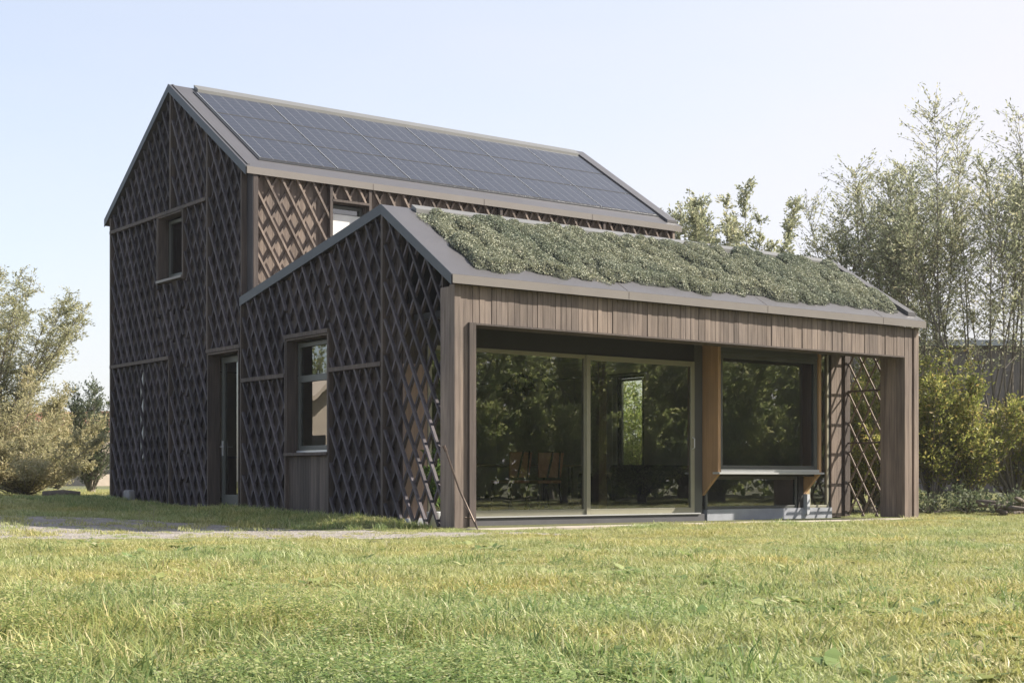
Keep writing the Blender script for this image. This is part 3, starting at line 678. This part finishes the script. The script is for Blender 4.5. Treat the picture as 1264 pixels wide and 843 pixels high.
m = MB(); m.box(.05, .17, 10.55, 10.85, .12, .36); o = m.build('stone_block', M['stone'], None, .03); tag(o, 'small grey stone block against the foot of the tall lattice wall', 'stone')

# ------------------------------------------------------------------ plants
def tubes_np(paths, n=5):
    """paths: list of (pts (k,3), radii (k)) -> V,F"""
    Vs, Fs, off = [], [], 0
    for P, R in paths:
        P = np.asarray(P, float); k = len(P); T = np.gradient(P, axis=0); T /= np.maximum(np.linalg.norm(T, axis=1, keepdims=True), 1e-6)
        A = np.cross(T, np.array([.43, .31, .05])); A /= np.maximum(np.linalg.norm(A, axis=1, keepdims=True), 1e-6); B = np.cross(T, A)
        an = np.arange(n)*2*np.pi/n; ring = P[:, None]+(A[:, None]*np.cos(an)[None, :, None]+B[:, None]*np.sin(an)[None, :, None])*np.asarray(R)[:, None, None]
        Vs.append(ring.reshape(-1, 3)); i = np.arange((k-1)*n); r, c = i//n, i % n
        Fs.append(np.stack([r*n+c, r*n+(c+1) % n, (r+1)*n+(c+1) % n, (r+1)*n+c], -1)+off); off += k*n
    return np.concatenate(Vs), np.concatenate(Fs)
def plant(name, x, y, label, cat, group, leaf, h=(5, 7), n=14, spread=1.6, trunk=.35, r0=.05, bare=.35, twig=.8, tw_n=26, lv=11, ls=(.06, .11), wr=.3, lean=(0, 0), droop=.0, r_trunk=.16, seed=1, bare_top=0., fan=1.25, z0=None, plume=False):
    R = np.random.default_rng(seed); z0 = float(gz(x, y)) if z0 is None else z0
    e = empty(name, (x, y, z0), label, cat, group); paths = []; C = []; D = []
    if trunk > 0: paths.append(([(x, y, z0-.1), (x+.02, y, z0+trunk*.5), (x, y+.02, z0+trunk)], [r_trunk*1.25, r_trunk, r_trunk*.9]))
    for i in range(n):
        a = R.uniform(0, 6.283); q = math.sqrt(R.uniform(.02, 1)); sp = spread*q; hh = R.uniform(*h)*(1-.18*q*q)
        k = 9; t = np.linspace(0, 1, k)
        b = R.uniform(-1, 1, 2)*.22*hh*.12
        px = x+math.cos(a)*(r_trunk*.5+sp*t**(1/fan if fan < 1 else fan*.8))+lean[0]*t**1.6+b[0]*np.sin(t*4); py = y+math.sin(a)*(r_trunk*.5+sp*t**(1/fan if fan < 1 else fan*.8))+lean[1]*t**1.6+b[1]*np.sin(t*5)
        pz = z0+trunk*.85+(hh-trunk)*t; P = np.stack([px, py, pz], -1); rr = r0*R.uniform(.6, 1.1)*(1-t*.93)
        paths.append((P, rr))
        for j in range(tw_n):
            f = bare+(1-bare)*R.uniform(0, 1)**(.62 if plume else .85); idx = f*(k-1); i0 = min(int(idx), k-2); p0 = P[i0]+(P[i0+1]-P[i0])*(idx-i0)
            b2 = R.uniform(0, 6.283); L_ = (twig*(1.05-f*.85) if not plume else twig*(.28+.75*math.sin(math.pi*min(1, f*.98)**1.5)))*R.uniform(.5, 1.2)+.12
            d = np.array([math.cos(b2)*.75, math.sin(b2)*.75, R.uniform(.35, 1.15)])+np.array([lean[0], lean[1], 0])*.12; d /= np.linalg.norm(d)
            tt = np.linspace(0, 1, 4)[:, None]; Q = p0+d*L_*tt-np.array([0, 0, 1])*droop*L_*tt**2
            paths.append((Q, np.array([.0065, .005, .004, .0025])*min(1, r0*25)))
            m = lv; s = R.uniform(.1, 1.05, m); base = p0+d*L_*s[:, None]-np.array([0, 0, 1])*droop*L_*(s**2)[:, None]
            dd = d+R.normal(size=(m, 3))*.55-np.array([0, 0, droop*1.3]); C.append(base+R.normal(size=(m, 3))*.035+dd*.03); D.append(dd)
        m = lv*2; s = R.uniform(.8, 1.0, m); C.append(P[-2]+(P[-1]-P[-2])*((s-.8)/.2)[:, None]+R.normal(size=(m, 3))*.03); D.append(R.normal(size=(m, 3))*.5+np.array([0, 0, .8]))
    V, Fq = tubes_np(paths); npmesh('trunk', V, Fq, M['bark'], e, True)
    leafquads('crown', np.concatenate(C), np.concatenate(D), ls[0], ls[1], wr, M[leaf], e); return e
TG = 'willows behind the right end of the house'
def at(u, w): return dep(u, w)
# tall willow coppices at the right
for u, w, lab, hh, sp, n, sd, ln in (
    (1082, 31.5, 'slim willow coppice rising just behind the planted roof\'s right end', (5.8, 7.7), 1.15, 11, 3, (-.35, .2)),
    (1120, 30, 'willow coppice between the roof end and the tallest willows, with thin bare stems', (5.2, 7.3), 1.4, 11, 4, (-.3, .2)),
    (1188, 29, 'tall willow with feathery top and slender bare stems, second from the right edge', (6.2, 8.3), 1.6, 11, 5, (-.2, .1)),
    (1252, 28, 'multi stemmed willow at the right edge, its dark stems fanning from one stool', (6.0, 8.2), 1.8, 12, 6, (-.25, .1))):
    x, y = at(u, w); plant('willow_tree', x, y, lab, 'tree', TG, 'leaf_willow', hh, n, sp, .45, .036, .40, 1.2, 52, 25, (.055, .10), .34, ln, .12, .16, sd, fan=1.0, plume=True)
# two trees showing over the middle of the roof
x, y = at(852, 46); plant('young_tree', x, y, 'small pale tree top showing just right of the solar roof end', 'tree', 'trees over the planted roof', 'leaf_willow', (7.9, 9.5), 15, 1.9, 1.0, .06, .45, .9, 50, 20, (.09, .15), .4, (.2, .1), .1, .14, 21)
x, y = at(905, 44); plant('young_tree', x, y, 'green tree top standing highest over the middle of the planted roof', 'tree', 'trees over the planted roof', 'leaf_willow', (8.2, 10.0), 17, 2.1, 1.0, .06, .45, .9, 55, 20, (.09, .15), .4, (.1, .1), .1, .14, 22)
x, y = at(985, 42); plant('young_tree', x, y, 'sparse leafy sprig showing low over the planted roof near its right end', 'tree', 'trees over the planted roof', 'leaf_dark', (6.2, 7.3), 6, 1.2, 1.0, .05, .45, .8, 20, 8, (.10, .18), .5, (.3, 0), .1, .12, 23)
# left edge
x, y = at(-22, 36); plant('olive_willow', x, y, 'big round olive coloured willow at the left edge of the picture', 'tree', None, 'leaf_olive', (4.6, 6.3), 30, 2.5, .7, .045, .2, 1.15, 62, 19, (.06, .11), .3, (.1, 0), .35, .2, 31, fan=.9)
x, y = at(112, 40); plant('dark_bush', x, y, 'dense grey green bush close beside the left wall of the house', 'bush', None, 'leaf_dark', (2.0, 3.3), 22, 1.0, .05, .03, .05, .55, 40, 14, (.06, .11), .35, (.5, 0), .0, .12, 33)
for u, w, hh, sp, sd, lab in ((14, 33, (1.0, 3.0), 2.0, 41, 'ochre shrub under the olive willow, at the very left edge'), (40, 35, (.7, 2.4), 1.7, 42, 'ochre shrub in front of the olive willow\'s right half'), (70, 50, (1.0, 2.4), 1.5, 43, 'small ochre bush between the olive willow and the dark bush'), (34, 31, (.4, 1.5), 2.0, 44, 'low straggling ochre brush nearest at the left')):
    x, y = at(u, w); plant('ochre_shrub', x, y, lab, 'shrub', 'ochre shrubs at the left', 'leaf_ochre', hh, 30, sp, .03, .014, .0, .6, 40, 16, (.06, .11), .35, (0, 0), .15, .1, sd)
# hedge shrubs at the right, seen past the end post and through the porch lattice
SH = 'yellow green shrubs beyond the right end of the house'
for u, w, hh, sp, sd, leaf, lab in (
    (1046, 27.5, (1.6, 2.9), 1.0, 51, 'leaf_yellow', 'leafy shrub filling the open porch lattice at its left'), (1072, 26.3, (.7, 1.6), .8, 57, 'leaf_yellow', 'low shrub showing at the foot of the open porch lattice'), (1088, 28.5, (1.8, 3.2), 1.0, 52, 'leaf_yellow', 'leafy shrub behind the porch lattice beside the end post'),
    (1150, 27, (1.9, 3.3), 1.0, 53, 'leaf_yellow', 'tall yellow green shrub directly right of the end post'), (1196, 27.5, (1.7, 2.9), 1.1, 54, 'leaf_yellow', 'broad yellow green shrub below the tallest willows'),
    (1250, 29.5, (1.4, 2.4), 1.1, 55, 'leaf_ochre', 'brownish shrub behind the stems of the right edge willow'), (1290, 28, (1.4, 2.6), 1.1, 56, 'leaf_yellow', 'yellow green shrub partly cut by the right edge')):
    x, y = at(u, w); plant('hedge_shrub', x, y, lab, 'shrub', SH, leaf, hh, 20, sp, .2, .022, .14, .6, 38, 14, (.055, .10), .42, (0, 0), .1, .12, sd)
for u, w, sd, lab in ((1150, 26.2, 61, 'added dark twigs for the shade at the foot of the tall shrub by the end post'), (1195, 26.2, 62, 'added dark twigs for the shade in the middle of the right hand hedge foot'), (1242, 25.8, 63, 'added dark twigs for the shade at the right edge of the lawn')):
    x, y = at(u, w); plant('shade_twigs', x, y, lab, 'bush', 'added dark twigs for the shade at the lawn edge', 'leaf_dark', (.15, .55), 12, 1.0, .05, .010, .0, .35, 10, 5, (.05, .10), .5, (0, 0), .3, .04, sd)  # low dark plants added for the shade under the shrubs
# trees out of the picture to the front right and back left: the panes mirror them
RG = 'trees facing the glass front'
RT = []
for (x, y), sd, lab in (((11.5, -14), 71, 'broad tree facing the left end of the glass front'), ((16, -13.6), 72, 'broad tree mirrored in the middle of the sliding panes'), ((21, -14), 73, 'broad tree mirrored in the bay window')):
    RT.append(plant('garden_tree', x, y, lab, 'tree', RG, 'leaf_green', (4.2, 7.4), 24, 2.7, .5, .06, .02, 1.2, 46, 18, (.12, .20), .42, (0, 0), .25, .2, sd, fan=.9))
for q, (x, y) in enumerate(((26.5, -14), (14, -19), (19, -19.5), (24.5, -19), (30, -19))):     # more of the same row
    src = RT[q % 3]; c = src.copy(); COL.objects.link(c); c.location = (x, y, src.location.z); c.rotation_euler.z = 1.3*q+.6
    c['label'] = ('broad tree furthest right of the front row facing the glass', 'back row tree facing the left sliding pane', 'back row tree facing the right sliding pane', 'back row tree facing the bay window', 'back row tree facing the porch corner')[q]
    for ch in src.children: d_ = ch.copy(); COL.objects.link(d_); d_.parent = c; d_.matrix_parent_inverse = ch.matrix_parent_inverse.copy()
plant('hedge_shrub', 13.2, 11.6, 'shrub seen small through the tall bright window deep inside', 'shrub', None, 'leaf_green', (1.8, 3.0), 22, 1.5, .2, .022, .02, .6, 40, 14, (.06, .11), .42, (0, 0), .1, .12, 82)
hs = plant('hedge_shrub', 10.5, -11.8, 'round shrub at the left foot of the tree row facing the glass', 'shrub', 'shrubs under the trees facing the glass', 'leaf_green', (1.6, 2.9), 24, 1.5, .2, .022, .02, .7, 40, 16, (.10, .16), .42, (0, 0), .1, .12, 81)
for q, (x, y) in enumerate(((13.4, -11.6), (16.3, -11.9), (19.2, -11.7), (22.2, -12), (25.2, -11.8))):
    c = hs.copy(); COL.objects.link(c); c.location = (x, y, hs.location.z); c.rotation_euler.z = 2.1*q+.5; c['label'] = 'round shrub, %s from the left, under the tree row facing the glass' % ('second', 'third', 'fourth', 'fifth', 'sixth')[q]
    for ch in hs.children: d_ = ch.copy(); COL.objects.link(d_); d_.parent = c; d_.matrix_parent_inverse = ch.matrix_parent_inverse.copy()
plant('garden_tree', -20, 42, 'broad tree mirrored above the pale house in the low gable window', 'tree', 'trees facing the lattice gables', 'leaf_green', (5.5, 9.0), 22, 3.6, .8, .06, .1, 1.1, 32, 12, (.10, .18), .4, (0, 0), .2, .2, 75, fan=.9)
# far tree belt that closes the horizon
def belt(name, pts, h, n, leaf, seed):
    R = np.random.default_rng(seed); C = []
    for (xa, ya), (xb, yb) in zip(pts[:-1], pts[1:]):
        t = R.uniform(0, 1, n); x = xa+(xb-xa)*t+R.normal(size=n)*1.0; y = ya+(yb-ya)*t+R.normal(size=n)*1.0
        top = h*(.6+.25*np.sin(x*.35+seed)+.2*np.sin(x*.9+y*.5)); C.append(np.stack([x, y, gz(x, y)+top*R.uniform(0, 1, n)**.8], -1))
    C = np.concatenate(C); o = leafquads(name, C, rng.normal(size=C.shape), .25, .5, .6, M[leaf], None, True); o['label'] = 'far belt of hedge trees closing the horizon'; o['category'] = 'hedge'
belt('far_hedge', [at(-150, 95), at(70, 92), at(300, 95)], 2.6, 9000, 'leaf_dark', 5); belt('far_hedge', [at(900, 60), at(1100, 58), at(1450, 62)], 3.0, 9000, 'leaf_dark', 6)

belt('far_hedge', [(6, -24), (18, -24.5), (32, -24), (50, -22)], 9, 9000, 'leaf_green', 9)
# far buildings
def gable_house(name, x, y, rz, w, d, he, hr, label, wm, rm, group=None, ov=.3):
    e = empty(name, (x, y, 0), label, 'building', group); c, s = math.cos(rz), math.sin(rz)
    T = lambda p: (x+c*p[0]-s*p[1], y+s*p[0]+c*p[1], p[2])
    m = MB(); a = [(-w/2, -d/2, -.3), (w/2, -d/2, -.3), (w/2, -d/2, he), (0, -d/2, hr), (-w/2, -d/2, he)]; m.prism([T(p) for p in a], [T((p[0], d/2, p[2])) for p in a]); m.build('wall', wm, e)
    k = (hr-he)/(w/2); z = he-ov*k; a = [(-w/2-ov, z+.03), (0, hr+.03), (w/2+ov, z+.03), (w/2+ov, z+.2), (0, hr+.22), (-w/2-ov, z+.2)]
    m = MB(); A = [T((p[0], -d/2-ov, p[1])) for p in a]; B = [T((p[0], d/2+ov, p[1])) for p in a]
    n = 6; m.poly(A+B, [(0, 1, 4, 5), (1, 2, 3, 4), (6, 11, 10, 7), (7, 10, 9, 8)]+[(i, i+6, (i+1) % n+6, (i+1) % n) for i in range(n)]); m.build('roof', rm, e)
    for q in (-.25, .25):
        m = MB(); a = [(w*q-.45, -d/2-.02, .9), (w*q+.45, -d/2-.02, .9), (w*q+.45, -d/2-.02, 2.1), (w*q-.45, -d/2-.02, 2.1)]; m.prism([T(p) for p in a], [T((p[0], -d/2+.05, p[2])) for p in a]); m.build('window', M['black'], e)
    return e
x, y = at(1262, 47); gable_house('barn', x, y, -YAW+1.57, 6.5, 12, 4.6, 5.9, 'dark barn with pale grey roof behind the willows at the right', M['barnwall'], M['barnroof'])
x, y = at(93, 88); gable_house('far_house', x, y, .5, 6, 7, 2.2, 4.4, 'distant house with orange roof between the willow and the dark bush', M['farwall'], M['farroof'])
gable_house('pale_house', -16.5, 34, .3, 5.2, 8, 2.3, 4.3, 'pale rendered house mirrored in the low gable window', M['palewall'], M['palewall'])
# log and stone heap at the left, wood heap at the right edge
x, y = at(78, 30); m = MB(); m.tube([(x-.35, y+.2, .25), (x, y, .27), (x+.3, y-.15, .25)], [.07, .08, .06], 9); tag(m.build('fallen_log', M['log'], None, 0, True), 'grey log lying in the grass between left shrubs and house', 'log')
x, y = at(1240, 25.3)
for k in range(5):
    m = MB(); a = k*.9; q = Vector((x+.25*math.cos(a*2), y+.2*math.sin(a*3), float(gz(x, y))+.05+.06*k)); d_ = Vector((math.cos(a), math.sin(a), .08))*.45
    m.tube([q-d_, q, q+d_], [.035, .045, .03], 7); tag(m.build('cut_branch', M['log'], None, 0, True), 'cut branch in the small heap at the lawn\'s right edge', 'branch', 'cut branches heaped at the right edge')
# two dry weed stalks on the gravel
for u, w, hh, lab in ((189, 19.8, .26, 'dry weed stalk standing on the gravel, the taller of two'), (171, 19.9, .20, 'dry weed stalk standing on the gravel, the shorter of two')):
    x, y = at(u, w); z = float(gz(x, y)); m = MB(); m.tube([(x, y, z), (x+.01, y, z+hh*.6), (x+.03, y, z+hh)], .006, 5)
    for k in range(5): a = k*2.2; m.tube([(x+.01, y, z+hh*(.35+.13*k)), (x+.06*math.cos(a), y+.06*math.sin(a), z+hh*(.5+.13*k))], .005, 4)
    tag(m.build('weed_stalk', M['leaf_olive']), lab, 'weed', 'weed stalks on the gravel')

# ------------------------------------------------------------------ grass
def clump(name, nb, rad, h, w, mat, seed, lean=.5):
    R = np.random.default_rng(seed); a = R.uniform(0, 6.283, nb); r = rad*np.sqrt(R.uniform(0, 1, nb)); hh = h*R.uniform(.45, 1.1, nb); az = R.uniform(0, 6.283, nb); ln = R.uniform(.1, lean*1.6, nb)*hh
    bx, by = r*np.cos(a), r*np.sin(a); dx, dy = np.cos(az), np.sin(az); sx, sy = -dy, dx
    V = []
    for t, ww in ((0, 1.), (.55, .8), (1, .12)):
        px, py, pz = bx+dx*ln*t**1.8, by+dy*ln*t**1.8, hh*(t-.18*ln/hh*t*t)
        for q in (-1, 1): V.append(np.stack([px+sx*w*.5*ww*q, py+sy*w*.5*ww*q, pz], -1))
    V = np.stack(V, 1).reshape(-1, 3); i = np.arange(nb)[:, None]*6
    Fq = np.concatenate([i+np.array([0, 1, 3, 2]), i+np.array([2, 3, 5, 4])])
    me_o = npmesh(name, V, Fq, mat); COL.objects.unlink(me_o); return me_o
def scatter(name, X, Y, SC, sources, label, off=0.):
    coll = bpy.data.collections.new(name+'_clumps')
    for o in sources: coll.objects.link(o)
    n = len(X); me = bpy.data.meshes.new(name); me.vertices.add(n); me.vertices.foreach_set('co', np.stack([X, Y, gz(X, Y)+off], -1).astype(np.float32).ravel())
    a = me.attributes.new('scl', 'FLOAT', 'POINT'); a.data.foreach_set('value', SC.astype(np.float32))
    rot = np.stack([rng.normal(size=n)*.12, rng.normal(size=n)*.12, rng.uniform(0, 6.283, n)], -1); a = me.attributes.new('rot', 'FLOAT_VECTOR', 'POINT'); a.data.foreach_set('vector', rot.astype(np.float32).ravel())
    o = bpy.data.objects.new(name, me); COL.objects.link(o); tag(o, label, 'grass', None, 'stuff')
    ng = bpy.data.node_groups.new(name, 'GeometryNodeTree'); ng.interface.new_socket('Geometry', in_out='INPUT', socket_type='NodeSocketGeometry'); ng.interface.new_socket('Geometry', in_out='OUTPUT', socket_type='NodeSocketGeometry')
    N, L = ng.nodes, ng.links; gi, go = N.new('NodeGroupInput'), N.new('NodeGroupOutput'); ip = N.new('GeometryNodeInstanceOnPoints'); ci = N.new('GeometryNodeCollectionInfo')
    ci.inputs['Collection'].default_value = coll; ci.inputs['Separate Children'].default_value = True; ci.inputs['Reset Children'].default_value = True
    ip.inputs['Pick Instance'].default_value = True
    def attr(nm, ty):
        q = N.new('GeometryNodeInputNamedAttribute'); q.data_type = ty; q.inputs['Name'].default_value = nm; return q.outputs['Attribute']
    er = N.new('FunctionNodeEulerToRotation'); L.new(attr('rot', 'FLOAT_VECTOR'), er.inputs[0]); L.new(er.outputs[0], ip.inputs['Rotation'])
    L.new(attr('scl', 'FLOAT'), ip.inputs['Scale'])
    m2p = N.new('GeometryNodeMeshToPoints'); L.new(gi.outputs[0], m2p.inputs[0]); L.new(m2p.outputs[0], ip.inputs['Points']); L.new(ci.outputs[0], ip.inputs['Instance']); L.new(ip.outputs[0], go.inputs[0])
    md = o.modifiers.new('Scatter', 'NODES'); md.node_group = ng; return o
lawn_src = [clump('lawn_clump', 64, .13, .048, .0066, M['grass'], 100+i, 1.1) for i in range(6)]
tall_src = [clump('rough_clump', 38, .12, .125, .0085, M['grass_tall'], 200+i, 1.0) for i in range(5)]
def rosette(name, nl, L0, mat, seed):
    R = np.random.default_rng(seed); V = []; F = []
    for i in range(nl):
        a = R.uniform(0, 6.283); l = L0*R.uniform(.6, 1.15); w_ = l*R.uniform(.16, .26); up = R.uniform(.25, 1.1); ca, sa = math.cos(a), math.sin(a); n0 = len(V); ox, oy = R.normal(size=2)*.02
        for t, ww in ((0, .25), (.35, .9), (.7, 1.), (1, .1)):
            r = l*t*math.cos(up*(1-.6*t)); z = l*t*math.sin(up*(1-.55*t))*.9
            for q in (-1, 1): V.append((ox+ca*r-sa*w_*ww*q, oy+sa*r+ca*w_*ww*q, z+.15*w_*abs(q)))
        F += [(n0, n0+1, n0+3, n0+2), (n0+2, n0+3, n0+5, n0+4), (n0+4, n0+5, n0+7, n0+6)]
    o = npmesh(name, V, F, mat); COL.objects.unlink(o); return o
weed_src = [rosette('weed_rosette', 14, .10, M['grass_tall'], 300+i) for i in range(5)]
def forb(name, ns, h, L0, mat, seed):
    # low leafy herb: many small leaves on short stems
    R = np.random.default_rng(seed); V = []; F = []
    for i in range(ns):
        a = R.uniform(0, 6.283); rr = .09*math.sqrt(R.uniform(0, 1)); bx, by = rr*math.cos(a), rr*math.sin(a); hh = h*R.uniform(.5, 1.1); lx, ly = R.normal(size=2)*.035
        for k in range(9):
            t = R.uniform(.2, 1); c = np.array([bx+lx*t, by+ly*t, hh*t]); az = R.uniform(0, 6.283); d = np.array([math.cos(az), math.sin(az), R.uniform(-.15, .7)]); d /= np.linalg.norm(d); sd = np.array([-math.sin(az), math.cos(az), R.uniform(-.4, .4)])
            l = L0*R.uniform(.6, 1.2); w_ = l*R.uniform(.16, .3); n0 = len(V); V += [c, c+d*l*.5+sd*w_, c+d*l+np.array([0, 0, -.2*l]), c+d*l*.5-sd*w_]; F.append((n0, n0+1, n0+2, n0+3))
    o = npmesh(name, V, F, mat); COL.objects.unlink(o); return o
forb_src = [forb("herb_clump", 20, .15, .018, M['grass_tall'], 400+i) for i in range(6)]
def nfield(x, y): return np.sin(x*1.7+.6*y)*np.sin(y*1.3-.5*x)+.5*np.sin(3.7*x+1.1)*np.sin(4.1*y+.7*x)+.35*np.sin(7.3*x-2*y)*np.sin(6.7*y+x)
def free(x, y):
    ok = ~onpath(x, y); ok &= ~((x > .05) & (x < 9.3) & (y > -.52) & (y < 6.5)); ok &= ~((x > .2) & (x < 9.8) & (y > 6) & (y < 12.4)); return ok
cs, sn = math.cos(YAW), math.sin(YAW)
def field(n, w0, w1, margin, p):
    """points in the wedge in front of the camera, denser where near"""
    w = w0+(w1-w0)*rng.uniform(0, 1, n)**p; a = rng.uniform(-.36-margin, .36+margin, n)
    return CX+w*(a*cs+sn), CY+w*(-a*sn+cs), w
x, y, w = field(62000, 2.6, 27, .08, 1.25); k = free(x+rng.normal(size=len(x))*.05, y+rng.normal(size=len(x))*.05) | (rng.uniform(0, 1, len(x)) < .07*onpath(x, y)); x, y, w = x[k], y[k], w[k]
x2 = rng.uniform(-22, 26, 26000); y2 = rng.uniform(-16, 34, 26000); k = free(x2, y2); x2, y2 = x2[k], y2[k]
X = np.concatenate([x, x2]); Y = np.concatenate([y, y2]); nf = nfield(X, Y)
scatter('lawn_grass', X, Y, rng.uniform(.5, 1.1, len(X))*np.clip(1+.28*nf+.22*nfield(X*2.7+3, Y*2.7), .55, 1.8)*np.where((X < .1) & (Y > 1), 1.15, 1)*np.where((X < 1) & (Y < 1) & (Y+.42*X > -4.2), .7, 1), lawn_src, 'short sunlit yellow green lawn in front of the house')
x, y, w = field(12000, 2.6, 13, .06, 1.0); a = ((x-CX)*cs-(y-CY)*sn)/w
k = free(x, y) & (rng.uniform(0, 1, len(x)) < (.05+.95*sm(8.0, 4.8, w+2.2*(a+.05)+.5*nfield(x, y))*sm(-.3, .8, nfield(x, y)+.7)*sm(.15, -.08, a)))
x, y = x[k], y[k]
x3 = rng.uniform(-1.6, .0, 900); y3 = rng.uniform(.3, 12, 900); k3 = free(x3, y3); x, y = np.concatenate([x, x3[k3]]), np.concatenate([y, y3[k3]])
scatter('rough_grass', x, y, rng.uniform(.45, 1.05, len(x)), tall_src, 'taller rough green grass in the left foreground and along the wall foot')
x, y, w = field(9000, 2.6, 15, .06, 1.0); nf = nfield(x*1.3+5, y*1.3); a = ((x-CX)*cs-(y-CY)*sn)/w
k = free(x, y) & (rng.uniform(0, 1, len(x)) < .08+.85*sm(.1, .9, nf+.5*sm(9, 4, w)+.3*sm(.1, -.2, a))*sm(11, 5, w))
x, y = x[k], y[k]
scatter('lawn_weeds', x, y, rng.uniform(.5, 1.2, len(x)), weed_src, 'broad leaved green weeds growing through the near lawn')
x, y, w = field(26000, 2.6, 14, .06, .9); a = ((x-CX)*cs-(y-CY)*sn)/w; nf = nfield(x*1.9+2, y*1.9-1)
k = free(x, y) & (rng.uniform(0, 1, len(x)) < np.clip(.008+sm(.14, -.04, a)*sm(8.2, 5.4, w)*sm(.05, .8, nf+.12)*.40+.06*sm(.8, 1.4, nf), 0, 1))
x, y = x[k], y[k]
scatter('low_herbs', x, y, rng.uniform(.45, 1.25, len(x)), forb_src, 'leafy green herb patches in the left and centre foreground of the lawn')
# ------------------------------------------------------------------ hazy autumn air
hz = MB(); hz.box(-60, 90, -60, 110, -1.4, 14); ho = tag(hz.build('haze', None), kind='stuff')
hm = bpy.data.materials.new('haze'); hm.use_nodes = True; hn_ = hm.node_tree.nodes; hn_.clear(); pv_ = hn_.new('ShaderNodeVolumePrincipled'); hq = hn_.new('ShaderNodeOutputMaterial')
pv_.inputs['Density'].default_value = .00045; pv_.inputs['Color'].default_value = (.93, .95, 1, 1); pv_.inputs['Anisotropy'].default_value = .35; hm.node_tree.links.new(pv_.outputs[0], hq.inputs['Volume']); ho.data.materials.append(hm)
